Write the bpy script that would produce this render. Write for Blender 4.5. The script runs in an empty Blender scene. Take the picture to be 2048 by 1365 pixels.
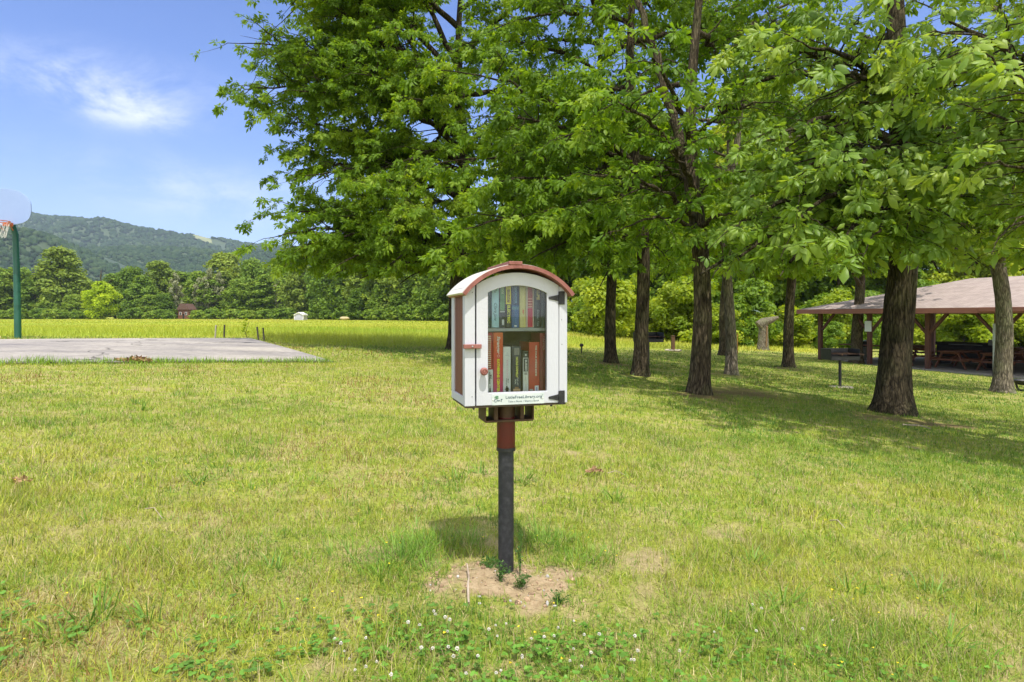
import bpy, math, random
import numpy as np

# ------------------------------------------------------------------ camera, sky, sun, exposure
F, CX, HY, ZC = 1250.0, 1024.0, 632.0, 1.05     # focal length in photo pixels, centre column, horizon row, eye height
S = bpy.context.scene
COL = S.collection
cd = bpy.data.cameras.new('camera')
cam = bpy.data.objects.new('camera', cd); COL.objects.link(cam)
cam.location = (0, 0, ZC); cam.rotation_euler = (math.radians(90), 0, 0)
cd.sensor_width = 36.0; cd.lens = F/2048*36
cd.shift_y = -(682.5-HY)/2048
cd.clip_start = 0.05; cd.clip_end = 9000
S.camera = cam

SUN_EL, SUN_AZ = math.radians(66), math.radians(17)   # azimuth to the right of straight behind the camera
to_sun = np.array([math.sin(SUN_AZ)*math.cos(SUN_EL), -math.cos(SUN_AZ)*math.cos(SUN_EL), math.sin(SUN_EL)])
sl = bpy.data.lights.new('sun', 'SUN'); sl.energy = 3.1; sl.angle = math.radians(0.53); sl.color = (1.0, .95, .865)
so = bpy.data.objects.new('sun', sl); COL.objects.link(so)
so.rotation_euler = (math.pi/2-SUN_EL, 0, SUN_AZ)      # a sun lamp shines down its own -Z
so.location = (20, -60, 80)

FILL_CLOUD = 7.2
W = bpy.data.worlds.new('World'); S.world = W; W.use_nodes = True
nt = W.node_tree; nt.nodes.clear()
def N(t, kind, **kw):
    n = t.nodes.new(kind)
    for k, v in kw.items(): setattr(n, k, v)
    return n
out = N(nt, 'ShaderNodeOutputWorld'); bg = N(nt, 'ShaderNodeBackground')
sky = N(nt, 'ShaderNodeTexSky'); sky.sky_type = 'NISHITA'; sky.sun_disc = False
sky.sun_elevation = SUN_EL; sky.sun_rotation = math.pi-SUN_AZ
sky.air_density = 1.0; sky.dust_density = 0.6; sky.ozone_density = 3.0
bg.inputs['Strength'].default_value = 0.15
geo = N(nt, 'ShaderNodeTexCoord')
hsv = N(nt, 'ShaderNodeHueSaturation'); hsv.inputs['Saturation'].default_value = 1.12; hsv.inputs['Value'].default_value = 1.0
tn = N(nt, 'ShaderNodeMixRGB', blend_type='MULTIPLY'); tn.inputs[0].default_value = 1; tn.inputs[2].default_value = (.74, .69, .84, 1)
nt.links.new(sky.outputs[0], tn.inputs[1]); nt.links.new(tn.outputs[0], hsv.inputs['Color'])
# thin cirrus: stretched noise in sky directions, gathered round three wisps
mp = N(nt, 'ShaderNodeMapping'); mp.inputs['Scale'].default_value = (3.0, 3.0, 6.5); mp.inputs['Rotation'].default_value = (0, .18, 0)
nz = N(nt, 'ShaderNodeTexNoise'); nz.inputs['Scale'].default_value = 2.2; nz.inputs['Detail'].default_value = 9; nz.inputs['Roughness'].default_value = .68
nz.inputs['Distortion'].default_value = .35
nt.links.new(geo.outputs['Generated'], mp.inputs[0]); nt.links.new(mp.outputs[0], nz.inputs['Vector'])
def wisp(px, py, sx, sz, amp):
    d = np.array([(px-CX)/F, 1, (HY-py)/F]); d = d/np.linalg.norm(d)
    sub = N(nt, 'ShaderNodeVectorMath', operation='SUBTRACT'); sub.inputs[1].default_value = d
    nt.links.new(geo.outputs['Generated'], sub.inputs[0])
    mul = N(nt, 'ShaderNodeVectorMath', operation='MULTIPLY'); mul.inputs[1].default_value = (1/sx, 1/sx, 1/sz)
    nt.links.new(sub.outputs[0], mul.inputs[0])
    ln = N(nt, 'ShaderNodeVectorMath', operation='LENGTH'); nt.links.new(mul.outputs[0], ln.inputs[0])
    mr = N(nt, 'ShaderNodeMapRange'); mr.interpolation_type = 'SMOOTHSTEP'
    mr.inputs[1].default_value = 0; mr.inputs[2].default_value = 1; mr.inputs[3].default_value = amp; mr.inputs[4].default_value = 0
    nt.links.new(ln.outputs['Value'], mr.inputs[0])
    return mr.outputs[0]
def add(a, b, op='ADD'):
    m = N(nt, 'ShaderNodeMath', operation=op)
    nt.links.new(a, m.inputs[0])
    if hasattr(b, 'links'): nt.links.new(b, m.inputs[1])
    else: m.inputs[1].default_value = b
    return m.outputs[0]
ws = None
for a in ((230, 178, .20, .07, .62), (290, 232, .09, .032, .5), (180, 195, .15, .045, .4), (430, 400, .24, .06, .6), (610, 210, .16, .035, .5), (250, 330, .4, .05, .2), (100, 130, .2, .03, .2)):
    w_ = wisp(*a); ws = w_ if ws is None else add(ws, w_)
cr = N(nt, 'ShaderNodeMapRange'); cr.interpolation_type = 'SMOOTHSTEP'
cr.inputs[1].default_value = .36; cr.inputs[2].default_value = .74
nt.links.new(nz.outputs[0], cr.inputs[0])
cl = add(add(cr.outputs[0], ws, 'MULTIPLY'), .8, 'MULTIPLY')
mx = N(nt, 'ShaderNodeMixRGB'); mx.inputs[2].default_value = (4.6, 4.8, 5.3, 1)
nt.links.new(cl, mx.inputs[0]); nt.links.new(hsv.outputs[0], mx.inputs[1])
# bright broken cloud added out of view, overhead and behind, for fill light
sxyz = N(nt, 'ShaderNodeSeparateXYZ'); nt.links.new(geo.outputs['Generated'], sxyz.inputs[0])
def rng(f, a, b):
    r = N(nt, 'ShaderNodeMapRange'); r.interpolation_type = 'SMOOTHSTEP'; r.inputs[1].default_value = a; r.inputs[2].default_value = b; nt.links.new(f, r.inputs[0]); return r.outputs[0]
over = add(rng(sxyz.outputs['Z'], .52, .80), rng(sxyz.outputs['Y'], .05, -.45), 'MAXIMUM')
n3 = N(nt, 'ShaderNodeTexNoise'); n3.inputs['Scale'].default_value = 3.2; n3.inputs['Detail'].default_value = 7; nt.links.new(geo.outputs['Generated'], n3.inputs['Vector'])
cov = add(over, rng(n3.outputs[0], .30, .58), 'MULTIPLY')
mx2 = N(nt, 'ShaderNodeMixRGB'); mx2.inputs[2].default_value = (FILL_CLOUD, FILL_CLOUD*.985, FILL_CLOUD*.965, 1)
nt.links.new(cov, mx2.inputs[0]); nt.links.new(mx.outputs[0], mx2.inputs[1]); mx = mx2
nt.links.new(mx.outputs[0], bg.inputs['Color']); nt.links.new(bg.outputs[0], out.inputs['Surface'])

S.view_settings.view_transform = 'Standard'; S.view_settings.look = 'None'
S.view_settings.exposure = 0.84; S.view_settings.gamma = 1.0
S.render.engine = 'CYCLES'
cy = S.cycles
cy.max_bounces = 12; cy.diffuse_bounces = 6; cy.glossy_bounces = 3; cy.transmission_bounces = 8; cy.transparent_max_bounces = 8; cy.volume_bounces = 0
cy.sample_clamp_indirect = 6.0; cy.caustics_reflective = False; cy.caustics_refractive = False
cy.use_denoising = True

# ------------------------------------------------------------------ helpers
def tag(o, label=None, cat=None, group=None, kind=None):
    if label: o['label'] = label
    if cat: o['category'] = cat
    if group: o['group'] = group
    if kind: o['kind'] = kind
    return o
def empty(name, loc, rz=0.0, label=None, cat=None, group=None):
    o = bpy.data.objects.new(name, None); COL.objects.link(o)
    o.location = [float(v) for v in loc]; o.rotation_euler = (0, 0, rz); o.empty_display_size = .1
    return tag(o, label, cat, group)
def np_mesh(name, V, polys, mats=None, smooth=False, attrs=None, matidx=None):
    V = np.asarray(V, np.float32).reshape(-1, 3)
    polys = [np.asarray(p, np.int32) for p in polys if len(p)]
    me = bpy.data.meshes.new(name)
    me.vertices.add(len(V)); me.vertices.foreach_set('co', V.ravel())
    nl = sum(p.size for p in polys); npoly = sum(len(p) for p in polys)
    me.loops.add(nl); me.polygons.add(npoly)
    me.loops.foreach_set('vertex_index', np.concatenate([p.ravel() for p in polys]))
    st = []; off = 0
    for p in polys:
        k = p.shape[1]; st.append(off+np.arange(len(p))*k); off += p.size
    me.polygons.foreach_set('loop_start', np.concatenate(st).astype(np.int32))
    if smooth: me.polygons.foreach_set('use_smooth', np.ones(npoly, bool))
    for m in (mats or []): me.materials.append(m)
    for k, (typ, arr) in (attrs or {}).items():
        a = me.attributes.new(k, typ, 'POINT')
        a.data.foreach_set('color' if typ == 'FLOAT_COLOR' else 'value', np.asarray(arr, np.float32).ravel())
    me.update(calc_edges=True)
    return me
def obj(name, me, parent=None):
    o = bpy.data.objects.new(name, me); COL.objects.link(o)
    if parent is not None: o.parent = parent
    return o

class MB:
    """collects convex pieces into one mesh"""
    def __init__(s): s.v = []; s.f = []
    def add(s, vs, fs):
        o = len(s.v); s.v += [tuple(map(float, p)) for p in vs]; s.f += [tuple(i+o for i in f) for f in fs]; return s
    def box(s, x0, x1, y0, y1, z0, z1, rot=None, org=(0, 0, 0)):
        vs = [(x, y, z) for z in (z0, z1) for y in (y0, y1) for x in (x0, x1)]
        if rot is not None: vs = [tuple(rot @ np.array(p)+np.array(org)) for p in vs]
        return s.add(vs, [(0, 2, 3, 1), (4, 5, 7, 6), (0, 1, 5, 4), (2, 6, 7, 3), (0, 4, 6, 2), (1, 3, 7, 5)])
    def bar(s, a, b, w, h, up=(0, 0, 1)):
        a = np.array(a, float); b = np.array(b, float); d = b-a; L = np.linalg.norm(d); d /= L
        up = np.array(up, float)
        if abs(d @ up) > .98: up = np.array((1., 0, 0))
        sx = np.cross(d, up); sx /= np.linalg.norm(sx); sz = np.cross(sx, d)
        return s.box(-w/2, w/2, 0, L, -h/2, h/2, np.stack([sx, d, sz], 1), a)
    def tube(s, pts, rad, n=12, cap=True, close=False):
        pts = np.array(pts, float); m = len(pts)
        rad = np.full(m, rad) if np.isscalar(rad) else np.array(rad, float)
        T = np.gradient(pts, axis=0) if not close else np.roll(pts, -1, 0)-np.roll(pts, 1, 0)
        T /= np.linalg.norm(T, axis=1)[:, None]+1e-12
        ref = np.array((0, 0, 1.)) if np.abs(T[:, 2]).mean() < .8 else np.array((1., 0, 0))
        vs = []
        for p, t, r in zip(pts, T, rad):
            a = np.cross(t, ref); a /= np.linalg.norm(a)+1e-12; b = np.cross(t, a)
            for k in range(n):
                an = 2*math.pi*k/n; vs.append(p+r*(math.cos(an)*a+math.sin(an)*b))
        fs = []
        for i in range(m if close else m-1):
            j = (i+1) % m
            for k in range(n):
                k2 = (k+1) % n; fs.append((i*n+k, j*n+k, j*n+k2, i*n+k2))
        if cap and not close:
            fs.append(tuple(range(n))); fs.append(tuple((m-1)*n+k for k in reversed(range(n))))
        return s.add(vs, fs)
    def lathe(s, prof, n=20, org=(0, 0, 0), axis='z'):
        vs = []
        for r, h in prof:
            for k in range(n):
                a = 2*math.pi*k/n; c, d = r*math.cos(a), r*math.sin(a)
                p = (c, d, h) if axis == 'z' else ((c, h, d) if axis == 'y' else (h, c, d))
                vs.append((p[0]+org[0], p[1]+org[1], p[2]+org[2]))
        m = len(prof); fs = []
        for i in range(m-1):
            for k in range(n):
                k2 = (k+1) % n; fs.append((i*n+k, i*n+k2, (i+1)*n+k2, (i+1)*n+k))
        fs.append(tuple(reversed(range(n)))); fs.append(tuple((m-1)*n+k for k in range(n)))
        return s.add(vs, fs)
    def prism_y(s, poly, y0, y1):
        """polygon of (x,z) extruded along y"""
        n = len(poly)
        vs = [(x, y0, z) for x, z in poly]+[(x, y1, z) for x, z in poly]
        fs = [tuple(range(n)), tuple(n+k for k in reversed(range(n)))]
        fs += [(k, n+k, n+(k+1) % n, (k+1) % n) for k in range(n)]
        return s.add(vs, fs)
    def prism_z(s, poly, z0, z1):
        n = len(poly)
        vs = [(x, y, z0) for x, y in poly]+[(x, y, z1) for x, y in poly]
        fs = [tuple(reversed(range(n))), tuple(n+k for k in range(n))]
        fs += [(k, (k+1) % n, n+(k+1) % n, n+k) for k in range(n)]
        return s.add(vs, fs)
    def build(s, name, m, parent=None, smooth=False, bevel=0.0, seg=2):
        me = bpy.data.meshes.new(name); me.from_pydata(s.v, [], s.f)
        me.materials.append(m)
        import bmesh
        bm = bmesh.new(); bm.from_mesh(me)
        bmesh.ops.recalc_face_normals(bm, faces=bm.faces)
        if bevel > 0:
            es = [e for e in bm.edges if len(e.link_faces) == 2 and e.calc_face_angle(0) > .6]
            bmesh.ops.bevel(bm, geom=es, offset=bevel, segments=seg, affect='EDGES', profile=.5, clamp_overlap=True)
        bm.to_mesh(me); bm.free()
        if smooth:
            me.polygons.foreach_set('use_smooth', np.ones(len(me.polygons), bool))
            me.set_sharp_from_angle(angle=math.radians(40))
        return obj(name, me, parent)

# ---- noise on arrays
def hash2(ix, iy, seed):
    h = (ix.astype(np.int64)*374761393+iy.astype(np.int64)*668265263+seed*1442695041) & 0xffffffff
    h = ((h ^ (h >> 13))*1274126177) & 0xffffffff
    return ((h ^ (h >> 16)) & 0xffff)/65535.0
def vn(x, y, sc, seed=0, octv=1):
    x = np.asarray(x, float)/sc; y = np.asarray(y, float)/sc
    tot = 0; amp = 1; den = 0
    for o in range(octv):
        ix = np.floor(x); iy = np.floor(y); fx = x-ix; fy = y-iy
        fx = fx*fx*(3-2*fx); fy = fy*fy*(3-2*fy)
        a = hash2(ix, iy, seed+o); b = hash2(ix+1, iy, seed+o); c = hash2(ix, iy+1, seed+o); d = hash2(ix+1, iy+1, seed+o)
        tot = tot+amp*((a*(1-fx)+b*fx)*(1-fy)+(c*(1-fx)+d*fx)*fy); den += amp
        amp *= .5; x = x*2.03+11; y = y*2.03+7
    return tot/den
def sstep(a, b, x): 
    t = np.clip((x-a)/(b-a), 0, 1); return t*t*(3-2*t)

# ---- terrain
def terr0(x, y):
    x = np.asarray(x, float); y = np.asarray(y, float)
    left = .45*np.tanh(-.055*np.minimum(x, 0)/.45)*(1-sstep(17, 60, y))*(1-sstep(14, 60, -x))
    r = np.maximum(x, 0)
    right = -1.7*np.tanh(.09*(r-.35*np.tanh(r/.35)*.5)/1.7)
    return left+right
def terr(x, y):
    x = np.asarray(x, float); y = np.asarray(y, float)
    z = terr0(x, y)+(vn(x, y, 1.1, 3, 2)-.5)*.035*(1-sstep(9, 14, y)*.6)
    r2 = (x-POST[0])**2/.09+(y-POST[1]+.06)**2/.04
    return z+.028*np.exp(-r2)+np.exp(-r2*.4)*.024*(vn(x, y, .07, 5, 3)-.5)
POST = (-.0243, 2.534)
def P(px, py, D): return np.array([(px-CX)/F*D, D, ZC-(py-HY)/F*D])
def G(px, py):
    Ds = np.geomspace(1.2, 900, 3000)
    x = (px-CX)/F*Ds; h = ZC-(py-HY)/F*Ds-terr0(x, Ds)
    i = np.argmax(h < 0)
    if h[i] >= 0: i = len(Ds)-1
    D = Ds[i-1]+(Ds[i]-Ds[i-1])*h[i-1]/(h[i-1]-h[i]+1e-9)
    x = (px-CX)/F*D
    return np.array([x, D, float(terr0(x, D))])

# ------------------------------------------------------------------ materials
def mat(name, c1, c2=None, rough=.6, scale=20, spec=.3, bump=0, bscale=None, stretch=(1, 1, 1), metal=0, mask=(.35, .65), detail=5):
    m = bpy.data.materials.new(name); m.use_nodes = True; t = m.node_tree
    b = t.nodes['Principled BSDF']; b.inputs['Roughness'].default_value = rough; b.inputs['Metallic'].default_value = metal
    b.inputs['Specular IOR Level'].default_value = spec
    if c2 is None: c2 = tuple(min(1, v*1.12) for v in c1); 
    tc = N(t, 'ShaderNodeTexCoord'); mp = N(t, 'ShaderNodeMapping'); mp.inputs['Scale'].default_value = stretch
    nz = N(t, 'ShaderNodeTexNoise'); nz.inputs['Scale'].default_value = scale; nz.inputs['Detail'].default_value = detail; nz.inputs['Roughness'].default_value = .62
    t.links.new(tc.outputs['Object'], mp.inputs[0]); t.links.new(mp.outputs[0], nz.inputs['Vector'])
    mr = N(t, 'ShaderNodeMapRange'); mr.inputs[1].default_value = mask[0]; mr.inputs[2].default_value = mask[1]
    t.links.new(nz.outputs[0], mr.inputs[0])
    mx = N(t, 'ShaderNodeMixRGB'); mx.inputs[1].default_value = (*c1, 1); mx.inputs[2].default_value = (*c2, 1)
    t.links.new(mr.outputs[0], mx.inputs[0]); t.links.new(mx.outputs[0], b.inputs['Base Color'])
    if bump:
        n2 = N(t, 'ShaderNodeTexNoise'); n2.inputs['Scale'].default_value = bscale or scale; n2.inputs['Detail'].default_value = 6; n2.inputs['Roughness'].default_value = .65
        t.links.new(mp.outputs[0], n2.inputs['Vector'])
        bp = N(t, 'ShaderNodeBump'); bp.inputs['Strength'].default_value = bump; bp.inputs['Distance'].default_value = .02
        t.links.new(n2.outputs[0], bp.inputs['Height']); t.links.new(bp.outputs[0], b.inputs['Normal'])
    return m
def leafmat(name, dark, mid, light, transl=.45, rough=.42, spec=.45, objvar=0.0):
    m = bpy.data.materials.new(name); m.use_nodes = True; t = m.node_tree
    b = t.nodes['Principled BSDF']; o = t.nodes['Material Output']
    b.inputs['Roughness'].default_value = rough; b.inputs['Specular IOR Level'].default_value = spec
    at = N(t, 'ShaderNodeAttribute'); at.attribute_name = 'tint'
    rp = N(t, 'ShaderNodeValToRGB'); e = rp.color_ramp.elements
    e[0].position = 0; e[0].color = (*dark, 1); e[1].position = 1; e[1].color = (*light, 1)
    k = e.new(.5); k.color = (*mid, 1)
    fac = at.outputs['Fac']
    if objvar:
        oi = N(t, 'ShaderNodeObjectInfo'); ma = N(t, 'ShaderNodeMath', operation='MULTIPLY_ADD'); ma.inputs[1].default_value = objvar
        t.links.new(oi.outputs['Random'], ma.inputs[0]); sb = N(t, 'ShaderNodeMath', operation='SUBTRACT'); sb.inputs[1].default_value = objvar/2
        t.links.new(fac, sb.inputs[0]); t.links.new(sb.outputs[0], ma.inputs[2]); fac = ma.outputs[0]
    t.links.new(fac, rp.inputs[0]); t.links.new(rp.outputs[0], b.inputs['Base Color'])
    tr = N(t, 'ShaderNodeBsdfTranslucent')
    br = N(t, 'ShaderNodeMixRGB', blend_type='MULTIPLY'); br.inputs[0].default_value = 1; br.inputs[2].default_value = (1.75, 1.55, .6, 1)
    t.links.new(rp.outputs[0], br.inputs[1]); t.links.new(br.outputs[0], tr.inputs['Color'])
    ms = N(t, 'ShaderNodeMixShader'); ms.inputs[0].default_value = transl
    t.links.new(b.outputs[0], ms.inputs[1]); t.links.new(tr.outputs[0], ms.inputs[2]); t.links.new(ms.outputs[0], o.inputs['Surface'])
    return m
def attrmat(name, transl=.35, rough=.55, spec=.25):
    m = bpy.data.materials.new(name); m.use_nodes = True; t = m.node_tree
    b = t.nodes['Principled BSDF']; o = t.nodes['Material Output']
    b.inputs['Roughness'].default_value = rough; b.inputs['Specular IOR Level'].default_value = spec
    at = N(t, 'ShaderNodeAttribute'); at.attribute_name = 'col'
    t.links.new(at.outputs['Color'], b.inputs['Base Color'])
    tr = N(t, 'ShaderNodeBsdfTranslucent'); t.links.new(at.outputs['Color'], tr.inputs['Color'])
    ms = N(t, 'ShaderNodeMixShader'); ms.inputs[0].default_value = transl
    t.links.new(b.outputs[0], ms.inputs[1]); t.links.new(tr.outputs[0], ms.inputs[2]); t.links.new(ms.outputs[0], o.inputs['Surface'])
    return m
def barkmat(name, c1, c2, vs=1.0):
    m = mat(name, c1, c2, rough=.92, scale=15*vs, spec=.12, bump=1.0, bscale=24*vs, stretch=(2.2, 2.2, .30), mask=(.36, .62), detail=9)
    t = m.node_tree; b = t.nodes['Principled BSDF']
    for n in t.nodes:
        if n.type == 'BUMP': n.inputs['Distance'].default_value = .06
    tc = N(t, 'ShaderNodeTexCoord'); src = b.inputs['Base Color'].links[0].from_socket
    # mossy and lichen-grey areas
    n1 = N(t, 'ShaderNodeTexNoise'); n1.inputs['Scale'].default_value = 2.6; n1.inputs['Detail'].default_value = 6; t.links.new(tc.outputs['Object'], n1.inputs['Vector'])
    r1 = N(t, 'ShaderNodeMapRange'); r1.inputs[1].default_value = .46; r1.inputs[2].default_value = .70; r1.inputs[4].default_value = .55; t.links.new(n1.outputs[0], r1.inputs[0])
    x1 = N(t, 'ShaderNodeMixRGB'); x1.inputs[2].default_value = (c2[0]*.8, c2[1]*1.05, c2[2]*.7, 1); t.links.new(r1.outputs[0], x1.inputs[0]); t.links.new(src, x1.inputs[1])
    # dark furrows
    mp = N(t, 'ShaderNodeMapping'); mp.inputs['Scale'].default_value = (24*vs, 24*vs, 3.2*vs); n0 = N(t, 'ShaderNodeTexNoise'); n0.inputs['Scale'].default_value = 3; t.links.new(tc.outputs['Object'], n0.inputs['Vector'])
    va = N(t, 'ShaderNodeVectorMath', operation='MULTIPLY_ADD'); va.inputs[1].default_value = (.10, .10, .10); t.links.new(n0.outputs['Color'], va.inputs[0]); t.links.new(tc.outputs['Object'], va.inputs[2]); t.links.new(va.outputs[0], mp.inputs[0])
    vo = N(t, 'ShaderNodeTexVoronoi'); vo.feature = 'DISTANCE_TO_EDGE'; vo.inputs['Scale'].default_value = 1; t.links.new(mp.outputs[0], vo.inputs['Vector'])
    r2 = N(t, 'ShaderNodeMapRange'); r2.inputs[1].default_value = .02; r2.inputs[2].default_value = .22; r2.inputs[3].default_value = .45; r2.inputs[4].default_value = 1.1; t.links.new(vo.outputs['Distance'], r2.inputs[0])
    x2 = N(t, 'ShaderNodeMixRGB', blend_type='MULTIPLY'); x2.inputs[0].default_value = 1; t.links.new(x1.outputs[0], x2.inputs[1]); t.links.new(r2.outputs[0], x2.inputs[2]); t.links.new(x2.outputs[0], b.inputs['Base Color'])
    b2 = N(t, 'ShaderNodeBump'); b2.inputs['Strength'].default_value = .9; b2.inputs['Distance'].default_value = .03; t.links.new(vo.outputs['Distance'], b2.inputs['Height'])
    t.links.new(b.inputs['Normal'].links[0].from_socket, b2.inputs['Normal']); t.links.new(b2.outputs[0], b.inputs['Normal'])
    return m

# ------------------------------------------------------------------ ground, court, field
def bare(x, y):
    """0..1, how bare the lawn is"""
    n = vn(x, y, .55, 21, 3); n2 = vn(x, y, 2.6, 22, 2); n3 = vn(x, y, .16, 23, 2)
    b = .85*sstep(.60, .84, .5*n+.18*n2+.32*n3+.05)
    r = np.hypot((x-POST[0]-.02)/.38, (y-POST[1]+.09)/.22)
    wob = .5*(vn(x, y, .12, 24, 2)-.5)
    wob = 1.1*(vn(x, y, .10, 24, 3)-.5)+.5*(vn(x, y, .04, 25, 1)-.5)
    b = np.maximum(b, 1.15*(1-sstep(.45, 1.35, r+wob)))
    return np.clip(b, 0, 1.2)
def leafy_soil(x, y):
    """brown worn soil under the grove"""
    b = 0
    for (px, py, rx, ry) in WORN:
        g = G(px, py)
        b = np.maximum(b, 1-sstep(.35, 1.1, np.hypot((x-g[0])/rx, (y-g[1])/ry)+1.0*(vn(x, y, .5, 31, 3)-.5)))
    return b
WORN = [(1480, 785, 1.5, 1.1), (1400, 792, .6, .5), (1785, 838, .9, .6), (1870, 850, .8, .3), (1280, 756, .6, .6), (1222, 728, .6, .7), (1460, 752, .6, .7), (2000, 795, 1.2, .5), (1577, 738, .5, .6), (1320, 742, .7, .6)]
def mk_lawn_axis(lim, near):
    a = np.concatenate([np.linspace(0, near, 240), near*np.geomspace(1.03, lim/near, 70)])
    return a
ax_ = mk_lawn_axis(3500, 7); xs = np.unique(np.concatenate([-ax_, ax_]))
ys = np.unique(np.concatenate([-mk_lawn_axis(1500, 3)[::2], mk_lawn_axis(6000, 9)]))
gx, gy = np.meshgrid(xs, ys); gz = terr(gx, gy)
nx_, ny_ = len(xs), len(ys)
ii = (np.arange(ny_-1)[:, None]*nx_+np.arange(nx_-1)[None]).ravel()
quads = np.stack([ii, ii+1, ii+1+nx_, ii+nx_], 1)

def groundmat():
    m = bpy.data.materials.new('lawn_soil'); m.use_nodes = True; t = m.node_tree
    b = t.nodes['Principled BSDF']; b.inputs['Roughness'].default_value = .95; b.inputs['Specular IOR Level'].default_value = .1
    tc = N(t, 'ShaderNodeTexCoord')
    def noise(sc, det=6, r=.6):
        n = N(t, 'ShaderNodeTexNoise'); n.inputs['Scale'].default_value = sc; n.inputs['Detail'].default_value = det; n.inputs['Roughness'].default_value = r
        t.links.new(tc.outputs['Object'], n.inputs['Vector']); return n.outputs[0]
    def ramp(f, a, c):
        r = N(t, 'ShaderNodeMapRange'); r.inputs[1].default_value = a; r.inputs[2].default_value = c; t.links.new(f, r.inputs[0]); return r.outputs[0]
    def mix(f, a, c):
        x = N(t, 'ShaderNodeMixRGB'); 
        for i, v in ((0, f), (1, a), (2, c)):
            if isinstance(v, tuple): x.inputs[i].default_value = (*v, 1)
            else: t.links.new(v, x.inputs[i])
        return x.outputs[0]
    c_soil = mix(ramp(noise(38, 8), .35, .7), (.30, .22, .125), (.46, .355, .22))
    c_straw = mix(ramp(noise(130, 4), .35, .65), (.24, .22, .07), (.46, .40, .17))
    c_green = mix(ramp(noise(60, 5), .35, .65), (.15, .20, .025), (.30, .34, .05))
    a1 = N(t, 'ShaderNodeAttribute'); a1.attribute_name = 'bare'
    a2 = N(t, 'ShaderNodeAttribute'); a2.attribute_name = 'field'
    a3 = N(t, 'ShaderNodeAttribute'); a3.attribute_name = 'worn'
    c = mix(ramp(noise(5, 5), .42, .62), c_green, c_straw)
    c = mix(ramp(a1.outputs['Fac'], .55, .95), c, c_soil)
    c_field = mix(ramp(noise(.06, 5), .35, .65), (.27, .33, .035), (.40, .38, .055))
    c = mix(a2.outputs['Fac'], c, c_field)
    c_leaf = mix(ramp(noise(45, 6), .4, .6), (.075, .05, .03), (.22, .145, .08))
    c = mix(a3.outputs['Fac'], c, c_leaf)
    t.links.new(c, b.inputs['Base Color'])
    bp = N(t, 'ShaderNodeBump'); bp.inputs['Strength'].default_value = .9; bp.inputs['Distance'].default_value = .015
    t.links.new(noise(55, 8, .7), bp.inputs['Height']); t.links.new(bp.outputs[0], b.inputs['Normal'])
    return m
# mown lawn meets the tall hay field along this line (photo columns -> metres)
BPX = np.array([-900, -100, 300, 500, 545, 600, 700, 895, 1140, 1300, 1480, 1640, 1760, 1900])
BD = np.array([G(a, b)[1] for a, b in zip([-100, -100, 300, 500, 545, 600, 700, 895, 1140, 1300, 1480, 1640, 1700, 1700], [676, 675, 675, 676, 685, 690, 693, 696, 697, 698, 702, 705, 705, 705])])
BD[-2:] = (60, 90)
def in_field(x, y):
    px = CX+F*x/np.maximum(y, .5)
    return (y > np.interp(px, BPX, BD)) & (y > 6)
pad = np.array([G(668, 727), G(500, 679), G(-330, 679), G(0, 731)])
# square the court up: near-right, far-right measured, near edge as seen
A_, B_ = pad[0][:2], pad[1][:2]; dv = pad[3][:2]-A_
ne = dv/np.linalg.norm(dv)
PADC = [A_, B_, B_+ne*16, A_+ne*16]
def in_pad(x, y, m=0.0):
    ok = np.ones(np.shape(x), bool)
    for k in range(4):
        p, q = PADC[k], PADC[(k+1) % 4]; d = q-p; d = d/np.linalg.norm(d)
        ok &= ((x-p[0])*(-d[1])+(y-p[1])*d[0]) > -m
    return ok
if not in_pad(*(sum(PADC)/4)): PADC = PADC[::-1]
ff = in_field(gx, gy).astype(float)*sstep(5, 9, gy)
ground = obj('ground', np_mesh('ground', np.stack([gx, gy, gz], -1), [quads], [groundmat()], True,
             {'bare': ('FLOAT', bare(gx, gy)), 'field': ('FLOAT', ff), 'worn': ('FLOAT', np.clip(leafy_soil(gx, gy), 0, 1)*.85)}))
tag(ground, kind='structure')

m_pad = mat('court_asphalt', (.20, .185, .185), (.46, .42, .365), rough=.9, scale=.5, spec=.2, bump=.25, bscale=60, stretch=(.6, 1.4, 1), mask=(.3, .72), detail=9)
n_ = 28; uu = np.linspace(0, 1, n_+1); U, Vv = np.meshgrid(uu, uu)
Q = [np.asarray(p) for p in PADC]
XY = (1-U)[..., None]*(1-Vv)[..., None]*Q[0]+U[..., None]*(1-Vv)[..., None]*Q[1]+U[..., None]*Vv[..., None]*Q[2]+(1-U)[..., None]*Vv[..., None]*Q[3]
Z = terr0(XY[..., 0], XY[..., 1])+.035
top = np.concatenate([XY, Z[..., None]], -1).reshape(-1, 3); bot = top-np.array((0, 0, .16)); nn = n_+1
q = (np.arange(n_)[:, None]*nn+np.arange(n_)[None]).ravel(); qt = np.stack([q, q+1, q+1+nn, q+nn], 1)
ring = np.concatenate([np.arange(n_), np.arange(n_)*nn+n_, n_*nn+n_-np.arange(n_), (n_-np.arange(n_))*nn])
sk = np.stack([ring, np.roll(ring, -1), np.roll(ring, -1)+nn*nn, ring+nn*nn], 1)
t = m_pad.node_tree; tc = N(t, 'ShaderNodeTexCoord'); bsdf = t.nodes['Principled BSDF']; src = bsdf.inputs['Base Color'].links[0].from_socket
wn = N(t, 'ShaderNodeTexNoise'); wn.inputs['Scale'].default_value = 1.1; wn.inputs['Detail'].default_value = 6; t.links.new(tc.outputs['Object'], wn.inputs['Vector'])
va = N(t, 'ShaderNodeVectorMath', operation='MULTIPLY_ADD'); va.inputs[1].default_value = (1.4, 1.4, 0); t.links.new(wn.outputs['Color'], va.inputs[0]); t.links.new(tc.outputs['Object'], va.inputs[2])
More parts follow.
